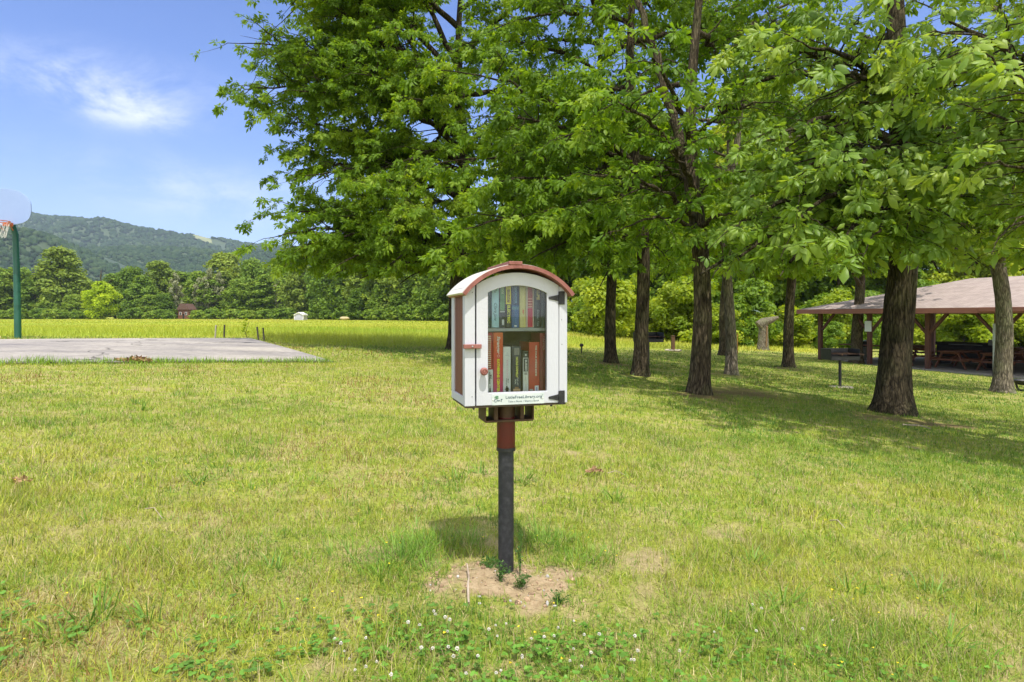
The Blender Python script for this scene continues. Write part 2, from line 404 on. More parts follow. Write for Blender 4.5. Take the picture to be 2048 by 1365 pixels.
vo = N(t, 'ShaderNodeTexVoronoi'); vo.feature = 'DISTANCE_TO_EDGE'; vo.inputs['Scale'].default_value = .22; t.links.new(va.outputs[0], vo.inputs['Vector'])
cm = N(t, 'ShaderNodeMapRange'); cm.inputs[1].default_value = .002; cm.inputs[2].default_value = .008; cm.inputs[3].default_value = .35; cm.inputs[4].default_value = 1; t.links.new(vo.outputs['Distance'], cm.inputs[0])
n4 = N(t, 'ShaderNodeTexNoise'); n4.inputs['Scale'].default_value = 7; n4.inputs['Detail'].default_value = 8; n4.inputs['Roughness'].default_value = .7; t.links.new(tc.outputs['Object'], n4.inputs['Vector'])
sm = N(t, 'ShaderNodeMapRange'); sm.inputs[1].default_value = .3; sm.inputs[2].default_value = .62; sm.inputs[3].default_value = .68; sm.inputs[4].default_value = 1.08; t.links.new(n4.outputs[0], sm.inputs[0])
mm = N(t, 'ShaderNodeMath', operation='MULTIPLY'); t.links.new(cm.outputs[0], mm.inputs[0]); t.links.new(sm.outputs[0], mm.inputs[1])
mk = N(t, 'ShaderNodeMixRGB', blend_type='MULTIPLY'); mk.inputs[0].default_value = 1; t.links.new(src, mk.inputs[1]); t.links.new(mm.outputs[0], mk.inputs[2]); t.links.new(mk.outputs[0], bsdf.inputs['Base Color'])
tag(obj('court', np_mesh('court', np.concatenate([top, bot]), [qt, sk], [m_pad], False)), kind='structure')

# ------------------------------------------------------------------ grass
m_grass = attrmat('grass_blades', .24, .5, .3)
def blades(x, y, L, Wd, lean, col, rs, seg=2, z=None, hd=None, curl=.6):
    n = len(x); hd = rs.uniform(0, 2*np.pi, n) if hd is None else hd
    z = terr(x, y) if z is None else z
    b = np.stack([x, y, z-.003], 1)
    d = np.stack([np.cos(hd), np.sin(hd), np.zeros(n)], 1)
    fa = hd+np.pi/2+rs.normal(0, .5, n); s = np.stack([np.cos(fa), np.sin(fa), np.zeros(n)], 1)*(Wd/2)[:, None]
    up = np.array((0, 0, 1.))
    def pt(t):
        a = lean*(1+curl*t)
        return b+(L*t)[:, None]*(d*np.sin(a)[:, None]+up*np.cos(np.minimum(a, 1.75))[:, None])
    one = np.ones(n)
    if seg == 2:
        m1 = pt(one*.5); tip = pt(one)
        V = np.stack([b-s, b+s, m1-s*.75, m1+s*.75, tip], 1).reshape(-1, 3); i = np.arange(n)*5
        return V, np.stack([i, i+1, i+3, i+2], 1), np.stack([i+2, i+3, i+4], 1), np.repeat(col, 5, 0)
    tip = pt(one)
    V = np.stack([b-s, b+s, tip], 1).reshape(-1, 3); i = np.arange(n)*3
    return V, np.zeros((0, 4), int), np.stack([i, i+1, i+2], 1), np.repeat(col, 3, 0)
def join(parts):
    V, Q4, Q3, C, off = [], [], [], [], 0
    for v, q4, q3, c in parts:
        V.append(v); Q4.append(q4+off); Q3.append(q3+off); C.append(c); off += len(v)
    return np.concatenate(V), np.concatenate(Q4), np.concatenate(Q3), np.concatenate(C)
GREEN = np.array((.19, .315, .028)); DEEP = np.array((.085, .20, .018)); YEL = np.array((.41, .415, .05)); STRAW = np.array((.47, .39, .19)); RUST = np.array((.30, .18, .06))
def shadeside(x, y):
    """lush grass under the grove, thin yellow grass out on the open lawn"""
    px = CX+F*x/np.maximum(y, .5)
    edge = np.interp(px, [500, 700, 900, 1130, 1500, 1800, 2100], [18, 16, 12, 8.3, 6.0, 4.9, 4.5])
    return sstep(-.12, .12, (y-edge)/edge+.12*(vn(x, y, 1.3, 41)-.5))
def lawncol(x, y, rs):
    n = len(x)
    g = vn(x, y, .9, 11, 3); g2 = vn(x, y, .25, 12, 2); sh = shadeside(x, y)
    g3 = vn(x, y, .07, 15, 2)
    near = np.exp(-((x-.35)/.9)**4)*sstep(2.7, 1.9, y)
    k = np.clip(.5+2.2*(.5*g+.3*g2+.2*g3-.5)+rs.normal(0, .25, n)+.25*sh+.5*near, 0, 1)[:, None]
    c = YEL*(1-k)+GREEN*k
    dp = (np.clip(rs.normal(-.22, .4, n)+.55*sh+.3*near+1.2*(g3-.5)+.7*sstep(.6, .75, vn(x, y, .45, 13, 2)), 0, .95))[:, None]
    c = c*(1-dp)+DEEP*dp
    st = rs.random(n) < .17*(1-sh)+.02+.35*np.clip(bare(x, y), 0, 1)
    c[st] = STRAW*rs.uniform(.6, 1.15, (st.sum(), 1))
    ru = (rs.random(n) < .45*sstep(.50, .70, vn(x, y, 1.5, 14, 2))*(1-sh)*sstep(-.2, -1.2, x)) & ~st
    c[ru] = RUST*rs.uniform(.6, 1.2, (ru.sum(), 1))
    return c*rs.uniform(.78, 1.22, (n, 1))
def scatter(rs, n, d0, d1, pw=1.0, m=140):
    u = rs.random(n); D = np.sqrt(d0*d0+u*(d1*d1-d0*d0)) if pw == 1 else (d0**pw+u*(d1**pw-d0**pw))**(1/pw)
    px = rs.uniform(-m, 2048+m, n)
    return (px-CX)/F*D, D
rs = np.random.RandomState(5)
parts = []
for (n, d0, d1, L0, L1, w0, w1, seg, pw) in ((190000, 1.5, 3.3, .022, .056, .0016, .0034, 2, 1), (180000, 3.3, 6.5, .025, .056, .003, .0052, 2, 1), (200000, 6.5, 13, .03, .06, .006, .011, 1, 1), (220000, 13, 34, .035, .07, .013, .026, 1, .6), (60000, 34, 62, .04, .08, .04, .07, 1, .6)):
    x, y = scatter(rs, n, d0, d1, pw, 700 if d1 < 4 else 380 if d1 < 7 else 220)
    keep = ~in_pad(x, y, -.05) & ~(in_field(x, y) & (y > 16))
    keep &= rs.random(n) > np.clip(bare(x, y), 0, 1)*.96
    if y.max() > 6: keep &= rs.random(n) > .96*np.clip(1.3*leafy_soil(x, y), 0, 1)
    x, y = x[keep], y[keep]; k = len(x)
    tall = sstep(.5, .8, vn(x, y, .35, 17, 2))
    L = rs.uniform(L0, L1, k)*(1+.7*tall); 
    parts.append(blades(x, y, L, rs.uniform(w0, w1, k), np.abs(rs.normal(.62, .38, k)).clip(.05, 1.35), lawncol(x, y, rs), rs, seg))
# dead straw lying flat
x, y = scatter(rs, 26000, 1.5, 5.5)
kk = ~in_pad(x, y) & (rs.random(len(x)) < .25+.7*np.clip(bare(x, y), 0, 1)); x, y = x[kk], y[kk]; k = len(x)
parts.append(blades(x, y, rs.uniform(.03, .08, k), rs.uniform(.0012, .0025, k), rs.uniform(1.4, 1.62, k), STRAW*rs.uniform(.45, 1.25, (k, 1)), rs, 2, z=terr(x, y)+.006, curl=.05))
# coarse tufts (crabgrass) and the ring of taller grass round the post
def tufts(cx, cy, nb, L0, L1, w0, w1, sp, green):
    global parts
    n = len(cx); x = np.repeat(cx, nb)+rs.normal(0, 1, n*nb)*np.repeat(sp, nb); y = np.repeat(cy, nb)+rs.normal(0, 1, n*nb)*np.repeat(sp, nb)
    hd = np.arctan2(y-np.repeat(cy, nb), x-np.repeat(cx, nb))+rs.normal(0, .6, n*nb)
    k = len(x); f = np.clip(rs.normal(green, .2, k), 0, 1)[:, None]; c = (GREEN*1.15)*(1-f)+np.array((.09, .21, .03))*f
    parts.append(blades(x, y, rs.uniform(L0, L1, k), rs.uniform(w0, w1, k), np.abs(rs.normal(.7, .35, k)).clip(.1, 1.3), c*rs.uniform(.75, 1.25, (k, 1)), rs, 2, hd=hd, curl=.8))
cx, cy_ = scatter(rs, 260, 1.6, 7.5, 1, 400); kk = (bare(cx, cy_) < .7) & ~in_pad(cx, cy_, .1); tufts(cx[kk], cy_[kk], 14, .04, .105, .004, .0072, np.full(kk.sum(), .022), .5)
cx, cy_ = scatter(rs, 340, 1.55, 4.0, 1, 500); kk = (bare(cx, cy_) < .8); tufts(cx[kk], cy_[kk], 22, .035, .085, .002, .0038, np.full(kk.sum(), .03), .35)
for (px, py, nb, h) in ((800, 1120, 300, .16), (840, 1100, 260, .17), (880, 1090, 200, .14), (930, 1085, 200, .14), (1080, 1090, 260, .15), (1120, 1085, 200, .14), (1150, 1130, 160, .12), (860, 1150, 150, .12), (760, 1150, 200, .12), (1200, 1120, 140, .11), (700, 1110, 150, .12)):
    g = G(px, py); tufts(np.array([g[0]]), np.array([g[1]]), nb, h*.5, h, .002, .004, np.array([.055]), .45)
for (px, py) in ((910, 960), (960, 950), (270, 810), (285, 822), (400, 970), (1230, 1000), (1500, 1130), (1570, 1210), (1700, 1180), (1860, 1190), (1900, 1290), (200, 1230), (120, 1270), (300, 1240), (1960, 990), (1050, 960)):
    g = G(px, py); tufts(np.array([g[0]]), np.array([g[1]]), 34, .06, .15, .005, .008, np.array([.03]), .55)
# rough fringe along the court's edge
e0, e1 = np.array(A_), np.array(A_+ne*14); tt = rs.random(9000); off = np.abs(rs.normal(0, .16, 9000))
dd = (e1-e0)/np.linalg.norm(e1-e0); nrm = np.array((dd[1], -dd[0])); nrm = nrm if not in_pad(*((e0+e1)/2+nrm*.3)) else -nrm
x = e0[0]+(e1-e0)[0]*tt+nrm[0]*(off-.05-.22*vn(tt*14, tt*0, .5, 52, 3)); y = e0[1]+(e1-e0)[1]*tt+nrm[1]*(off-.05-.22*vn(tt*14, tt*0, .5, 52, 3))
parts.append(blades(x, y, rs.uniform(.06, .17, 9000)*(.7+.6*vn(x, y, .6, 51)), rs.uniform(.006, .012, 9000), np.abs(rs.normal(.4, .3, 9000)), (GREEN*1.1)*rs.uniform(.7, 1.3, (9000, 1)), rs, 2))
V, Q4, Q3, C = join(parts)
tag(obj('grass', np_mesh('grass', V, [Q4, Q3], [m_grass], False, {'col': ('FLOAT_COLOR', np.concatenate([C, np.ones((len(C), 1))], 1))})), kind='stuff')

# hay field: tall yellow-green grass
parts = []
for (n, d0, d1, w0, w1, pw) in ((200000, 11, 34, .008, .017, .5), (170000, 34, 90, .03, .06, .4), (110000, 90, 215, .12, .22, .4)):
    x, y = scatter(rs, n, d0, d1, pw, 250)
    kk = in_field(x, y) & ~in_pad(x, y, .12); x, y = x[kk], y[kk]; k = len(x)
    px = CX+F*x/y; ed = sstep(0, 2.5, y-np.interp(px, BPX, BD))
    g = np.clip(vn(x, y, 6, 61, 3)*1.6-.3+rs.normal(0, .15, k), 0, 1)[:, None]
    c = np.array((.27, .38, .030))*(1-g)+np.array((.44, .45, .042))*g
    rd = (np.clip(vn(x, y*2.5, 22, 62, 2)*2.6-1.25, 0, 1)*sstep(18, 50, y))[:, None]*.75
    c = c*(1-rd)+np.array((.44, .36, .07))*rd
    parts.append(blades(x, y, (rs.uniform(.18, .40, k)*(.6+.4*ed))*(1-.5*sstep(30, 80, y))*(.75+.5*vn(x, y, 2.2, 63, 2))*.85, rs.uniform(w0, w1, k), np.abs(rs.normal(.5, .25, k)), c*rs.uniform(.75, 1.25, (k, 1)), rs, 1))
V, Q4, Q3, C = join(parts)
tag(obj('field_grass', np_mesh('field_grass', V, [Q4, Q3], [m_grass], False, {'col': ('FLOAT_COLOR', np.concatenate([C, np.ones((len(C), 1))], 1))})), kind='stuff')

# low clover mats in the front lawn
def disc_leaves(cx, cy, cz, r, n3, rs):
    """n3 round leaflets about each centre -> hexagonal faces"""
    k = len(cx); Vs = []; ang0 = rs.uniform(0, 6.28, k)
    for j in range(n3):
        a = ang0+j*2*np.pi/n3; ox = cx+np.cos(a)*r*.95; oy = cy+np.sin(a)*r*.95; tl = rs.normal(0, .25, (k, 2))
        for h in range(6):
            b = h*np.pi/3; dx = np.cos(b)*r; dy = np.sin(b)*r
            Vs.append(np.stack([ox+dx, oy+dy, cz+tl[:, 0]*dx+tl[:, 1]*dy], 1))
    V = np.stack(Vs, 1).reshape(k, n3, 6, 3).reshape(-1, 3)
    return V, np.arange(k*n3*6).reshape(-1, 6)
cpx = rs.uniform(-400, 2448, 36000); cD = rs.uniform(1.6, 2.55, 36000)
x, y = (cpx-CX)/F*cD, cD
prob = .20*sstep(.42, .74, .6*vn(x, y, .22, 71, 2)+.4*vn(x, y, .07, 73, 1)+.06*np.exp(-((x-.25)/.8)**2))*(1-sstep(1.95, 2.3, y))
kk = (rs.random(len(x)) < prob) & (bare(x, y) < .75); x, y = x[kk], y[kk]; k = len(x)
V, H6 = disc_leaves(x, y, terr(x, y)+rs.uniform(.012, .042, k), rs.uniform(.004, .0075, k), 3, rs)
c = np.repeat(np.array((.12, .26, .032))*rs.uniform(.65, 1.35, (k, 1)), 18, 0)
tag(obj('clover_mat', np_mesh('clover_mat', V, [H6], [m_grass], False, {'col': ('FLOAT_COLOR', np.concatenate([c, np.ones((len(c), 1))], 1))})), kind='stuff')
# tiny yellow medick flowers
x, y = scatter(rs, 420, 1.6, 4.2); kk = (vn(x, y, .5, 72, 2) > .52); x, y = x[kk], y[kk]; k = len(x)
V, H6 = disc_leaves(x, y, terr(x, y)+rs.uniform(.03, .06, k), rs.uniform(.0018, .0032, k), 3, rs)
c = np.repeat(np.array((.75, .60, .03))*rs.uniform(.8, 1.1, (k, 1)), 18, 0)
tag(obj('yellow_medick_flowers', np_mesh('yellow_medick_flowers', V, [H6], [m_grass], False, {'col': ('FLOAT_COLOR', np.concatenate([c, np.ones((len(c), 1))], 1))})), kind='stuff')

# ------------------------------------------------------------------ hills with forest
def ridge(D, pts):
    px = np.array([p[0] for p in pts], float); py = np.array([p[1] for p in pts], float)
    return (px-CX)/F*D, ZC-(py-HY)/F*D
RIDGES = [(2300, 900, [(-2600, 560), (-900, 470), (-300, 425), (0, 408), (62, 422), (140, 430), (300, 455), (400, 470), (440, 474), (500, 484), (545, 490), (640, 498), (800, 510), (1000, 530), (1500, 560), (3000, 590), (5000, 625)]),
          (1450, 500, [(-2600, 600), (-900, 560), (-200, 520), (100, 492), (165, 482), (265, 481), (340, 487), (430, 494), (490, 497), (531, 490), (600, 500), (760, 525), (1000, 560), (1800, 590), (3500, 628)]),
          (1080, 350, [(-2600, 540), (-900, 470), (-200, 440), (16, 452), (83, 452), (116, 463), (160, 482), (230, 520), (300, 560), (420, 600), (560, 628)])]
m_hill = mat('hill_floor', (.035, .06, .02), (.06, .09, .03), scale=.02)
m_forest = leafmat('hill_forest_leaves', (.014, .034, .012), (.028, .056, .018), (.052, .083, .028), 0.0, .8, .1)
HV, HQ, off = [], [], 0
ico = None
import bmesh
bm = bmesh.new(); bmesh.ops.create_icosphere(bm, subdivisions=2, radius=1); ICV = np.array([v.co[:] for v in bm.verts]); ICF = np.array([[v.index for v in f.verts] for f in bm.faces]); bm.free()
FV, FT, FF, foff = [], [], [], 0
for ri, (D, dep, pts) in enumerate(RIDGES):
    X, Zc = ridge(D, pts); xx = np.linspace(X[0], X[-1], 400); zc = np.interp(xx, X, Zc)
    zc = zc+(vn(xx, xx*0, 120, 81+ri, 3)-.5)*D*.006
    vv = np.linspace(-1, 1, 25)
    gxx, gv = np.meshgrid(xx, vv); gzz = np.interp(gxx, xx, zc)
    prof = np.where(gv < 0, 1-np.abs(gv)**1.3, 1-np.abs(gv)**2)
    gyy = D+gv*dep+(vn(gxx, gv*300, 260, 84+ri, 2)-.5)*dep*.25*(gv < .9)
    gz2 = -3+(gzz-12)*prof*np.where(gv < 0, .9+.2*vn(gxx, gv*400, 200, 88+ri, 2), 1)
    V = np.stack([gxx, gyy, gz2], -1).reshape(-1, 3)
    i0 = (np.arange(24)[:, None]*400+np.arange(399)[None]).ravel()
    HV.append(V); HQ.append(np.stack([i0, i0+1, i0+401, i0+400], 1)+off); off += len(V)
    nb = (11000, 10000, 5000)[ri]; x0, x1 = (-(CX+350)/F*D, (900-CX)/F*D)
    if ri == 2: x1 = (480-CX)/F*D
    bx = rs.uniform(x0, x1, nb); bv = -np.abs(rs.uniform(-.62, 1, nb))*1.0; bv = rs.uniform(-.75, .1, nb); bv[:nb//6] = rs.uniform(-.05, .05, nb//6)
    iu = np.clip(((bx-xx[0])/(xx[1]-xx[0])).astype(int), 0, 398); iv = np.clip(((bv+1)/2*24).astype(int), 0, 23)
    fu = (bx-xx[iu])/(xx[1]-xx[0]); fv = (bv+1)/2*24-iv
    g = V.reshape(25, 400, 3)
    p = (g[iv, iu]*((1-fu)*(1-fv))[:, None]+g[iv, iu+1]*(fu*(1-fv))[:, None]+g[iv+1, iu]*((1-fu)*fv)[:, None]+g[iv+1, iu+1]*(fu*fv)[:, None])
    if ri == 0:    # the mown ski-slope like clearing on the far ridge
        ppx = CX+F*p[:, 0]/p[:, 1]; ppy = HY-(p[:, 2]-ZC)/p[:, 1]*F
        c0 = (ppx > 388) & (ppx < 452) & (ppy > 470+(ppx-390)*.27-2) & (ppy < 476+(ppx-390)*.36+3)
        p = p[~c0]
    nb = len(p)
    R = rs.uniform(3.2, 7.2, nb)*(.9 if ri else 1.25); sq = rs.uniform(.7, 1.25, nb)
    bl = ICV[None]*(1+.5*(rs.random((nb, len(ICV)))-.5)[..., None])
    Vb = p[:, None]+np.array((0, 0, 1.))*(R*sq*.25)[:, None, None]+bl*R[:, None, None]*np.stack([np.ones(nb), np.ones(nb), sq], 1)[:, None]
    tt = np.clip(rs.normal(.42, .22, nb)+.5*(vn(p[:, 0], p[:, 1], 90, 95+ri, 2)-.5), 0, 1)[:, None]+rs.normal(0, .1, (nb, len(ICV)))
    FV.append(Vb.reshape(-1, 3)); FT.append(tt.ravel()); FF.append((ICF[None]+(np.arange(nb)*len(ICV))[:, None, None]).reshape(-1, 3)+foff); foff += nb*len(ICV)
tag(obj('hills', np_mesh('hills', np.concatenate(HV), [np.concatenate(HQ)], [m_hill], True)), kind='structure')
tag(obj('hillside_forest', np_mesh('hillside_forest', np.concatenate(FV), [np.concatenate(FF)], [m_forest], False, {'tint': ('FLOAT', np.concatenate(FT))})), kind='stuff')
# clearing strip on the far ridge, a grass sheet lying just above the hill's own surface
m_clear = mat('hill_clearing_grass', (.17, .20, .075), (.24, .25, .11), scale=.03)
X, Zc = ridge(2300, RIDGES[0][2])
cv = []
for k in range(13):
    t = k/12; px = 386+t*62; yt = 471+(px-390)*.27; yb = 475+(px-390)*.36
    cv.append((P(px, yt-1.5, 2250), P(px, yb+1.5, 2190)))
vs = np.array([p for a in cv for p in a]); i0 = np.arange(12)*2
tag(obj('hill_clearing', np_mesh('hill_clearing', np.concatenate([vs, vs+np.array((0, 40, -8))]), [np.stack([i0, i0+1, i0+3, i0+2], 1), np.stack([i0, i0+1, i0+3, i0+2], 1)+26], [m_clear], True)), kind='structure')
# ------------------------------------------------------------------ trees
def bez(A, C, lift, K, wob, rs, drop=0.0):
    """quadratic curves, (M,3)->(M,K,3)"""
    L = np.linalg.norm(C-A, axis=1)
    B = A+(C-A)*.45; B[:, 2] += lift*L
    t = np.linspace(0, 1, K)[None, :, None]
    Pn = (1-t)**2*A[:, None]+2*t*(1-t)*B[:, None]+t**2*C[:, None]
    w = rs.normal(0, 1, Pn.shape)*(wob*L)[:, None, None]*np.sin(np.pi*np.clip(t, 0, 1))
    Pn = Pn+w; Pn[..., 2] -= (drop*L)[:, None]*t[..., 0]**2
    return Pn
def tubes(Pn, r0, r1, n):
    """(M,K,3) polylines, radii at both ends -> mesh arrays"""
    M, K, _ = Pn.shape
    T = np.gradient(Pn, axis=1); T /= np.linalg.norm(T, axis=2)[..., None]+1e-9
    ref = np.where(np.abs(T[..., 2:3]) > .85, np.array((1., 0, 0)), np.array((0, 0, 1.)))
    a = np.cross(T, ref); a /= np.linalg.norm(a, axis=2)[..., None]+1e-9; b = np.cross(T, a)
    t = np.linspace(0, 1, K)[None]; r = r0[:, None]*(1-t)+r1[:, None]*t
    an = np.arange(n)*2*np.pi/n
    V = Pn[:, :, None]+r[:, :, None, None]*(np.cos(an)[None, None, :, None]*a[:, :, None]+np.sin(an)[None, None, :, None]*b[:, :, None])
    base = (np.arange(M)[:, None, None]*K*n+np.arange(K-1)[None, :, None]*n)
    k = np.arange(n)[None, None]; k2 = (np.arange(n)+1)[None, None] % n
    Q = np.stack([base+k, base+n+k, base+n+k2, base+k2], -1).reshape(-1, 4)
    return V.reshape(-1, 3), Q
# leaf templates: leaflets fanned from one stalk, every template a little different
def leaf_template(detail, spread=1.35, nlf=5, wide=.40, seed=0):
    r_ = np.random.RandomState(seed*10+nlf)
    V, Q, T = [], [], []
    for k in range(nlf):
        a = ((k/(nlf-1)-.5)*2*spread if nlf > 1 else 0)+r_.normal(0, .16)
        ln = (1-.32*abs(k/(nlf-1)-.5)*2 if nlf > 1 else 1)*r_.uniform(.72, 1.15)
        c, s = math.cos(a), math.sin(a); o = len(V); dr = r_.uniform(.12, .75); tw = r_.normal(0, .45); w_k = wide*r_.uniform(.8, 1.15); z0 = r_.normal(0, .05)
        def pt(u, v, lift):     # u along leaflet, v across
            r = .17+u*ln; w = v*w_k*ln
            x, y = r*c-w*s, r*s+w*c
            V.append((x, y, z0+lift-dr*r*r*.6-.10*abs(v)+tw*w))
        if detail == 2:
            pt(0, 0, 0); pt(.30, .36, 0); pt(.62, .5, 0); pt(1, 0, -.02); pt(.62, -.5, 0); pt(.30, -.36, 0); pt(.33, 0, .06); pt(.68, 0, .05)
            T += [(o, o+6, o+1), (o, o+5, o+6), (o+2, o+7, o+3), (o+7, o+4, o+3)]
            Q += [(o+1, o+6, o+7, o+2), (o+6, o+5, o+4, o+7)]
        elif detail == 1:
            pt(0, 0, 0); pt(.55, .5, 0); pt(1, 0, 0); pt(.55, -.5, 0); pt(.5, 0, .06)
            T += [(o, o+4, o+1), (o+1, o+4, o+2), (o+4, o+3, o+2), (o, o+3, o+4)]
        else:
            pt(0, 0, .02); pt(.58, .5, 0); pt(1, 0, .02); pt(.58, -.5, 0)
            T += [(o, o+2, o+1), (o, o+3, o+2)]
    return np.array(V), np.array(Q, int).reshape(-1, 4), np.array(T, int).reshape(-1, 3)
TPL = {k: [leaf_template(k, 1.35, n, .40, s) for s, n in enumerate((5, 5, 4, 3, 5, 4))] for k in (0, 1, 2)}
TPL3 = {k: [leaf_template(k, 1.0, 3, .36, s) for s in range(2)] for k in (0, 1, 2)}
def leaves_mesh(pos, fwd, size, tint, detail, mats, rs, tpl=None, tilt=.6):
    n = len(pos); f = fwd/np.linalg.norm(fwd, axis=1)[:, None]
    u = np.array((0, 0, 1.))+rs.normal(0, tilt, (n, 3)); s = np.cross(u, f); s /= np.linalg.norm(s, axis=1)[:, None]+1e-9; u = np.cross(f, s)
    R = np.stack([f, s, u], 2)*size[:, None, None]
    tps = (tpl or TPL)[detail]; kind = rs.randint(0, len(tps), n)
    Vs, Qs, Ts, tn, off = [], [], [], [], 0
    for q, (TV, TQ, TT) in enumerate(tps):
        m = kind == q; nm = m.sum(); k = len(TV)
        Vs.append((pos[m][:, None]+np.einsum('nij,kj->nki', R[m], TV)).reshape(-1, 3)); o = (np.arange(nm)*k)[:, None, None]+off
        Qs.append((TQ[None]+o).reshape(-1, 4)); Ts.append((TT[None]+o).reshape(-1, 3)); tn.append(np.repeat(tint[m], k)); off += nm*k
    tn = np.concatenate(tn); tn = np.clip(tn+rs.normal(0, .04, len(tn)), 0, 1)
    return np_mesh('crown', np.concatenate(Vs), [np.concatenate(Qs), np.concatenate(Ts)], mats, False, {'tint': ('FLOAT', tn)})

def trunk_mesh(path, rad, rs, sides=40, flare=1.6, ridges=.06, seed=1):
    """lofted trunk with root flare and bark ridges"""
    path = np.asarray(path, float); K = len(path)
    an = np.arange(sides)*2*np.pi/sides
    lob = 1+.18*np.sin(3*an+seed)+.12*np.sin(5*an+2*seed)
    V = []
    hh = path[:, 2]-path[0, 2]
    for p, r, h in zip(path, rad, hh):
        fl = 1+(flare-1)*math.exp(-max(h, 0)/.22)*(.55+.45*lob)
        rg = 1+ridges*(2*vn(an*r/.035+seed*7, np.full(sides, h/.32)+an*.4, 1, seed, 2)-1)+.05*(2*vn(an*2+seed, np.full(sides, h/.9), 1, seed+3, 1)-1)
        rr = r*fl*rg
        V.append(np.stack([p[0]+rr*np.cos(an), p[1]+rr*np.sin(an), np.full(sides, p[2])], 1))
    V = np.concatenate(V); k = np.arange(sides); k2 = (k+1) % sides
    Q = np.concatenate([np.stack([i*sides+k, i*sides+k2, (i+1)*sides+k2, (i+1)*sides+k], 1) for i in range(K-1)])
    return V, Q

m_bark_dark = barkmat('bark_dark', (.034, .027, .017), (.135, .108, .066), 1.0)
m_bark_mid = barkmat('bark_brown', (.042, .032, .020), (.175, .138, .088), 1.0)
m_bark_pale = barkmat('bark_pale', (.15, .125, .085), (.34, .29, .22), 1.0)
m_leaf_a = leafmat('leaves_hickory', (.08, .16, .009), (.165, .285, .018), (.30, .41, .035), .5, .5, .25)
m_leaf_b = leafmat('leaves_pale', (.10, .195, .022), (.195, .315, .040), (.33, .43, .065), .45, .45, .35)
m_leaf_c = leafmat('leaves_deep', (.07, .15, .009), (.145, .265, .016), (.28, .39, .033), .5, .5, .25)

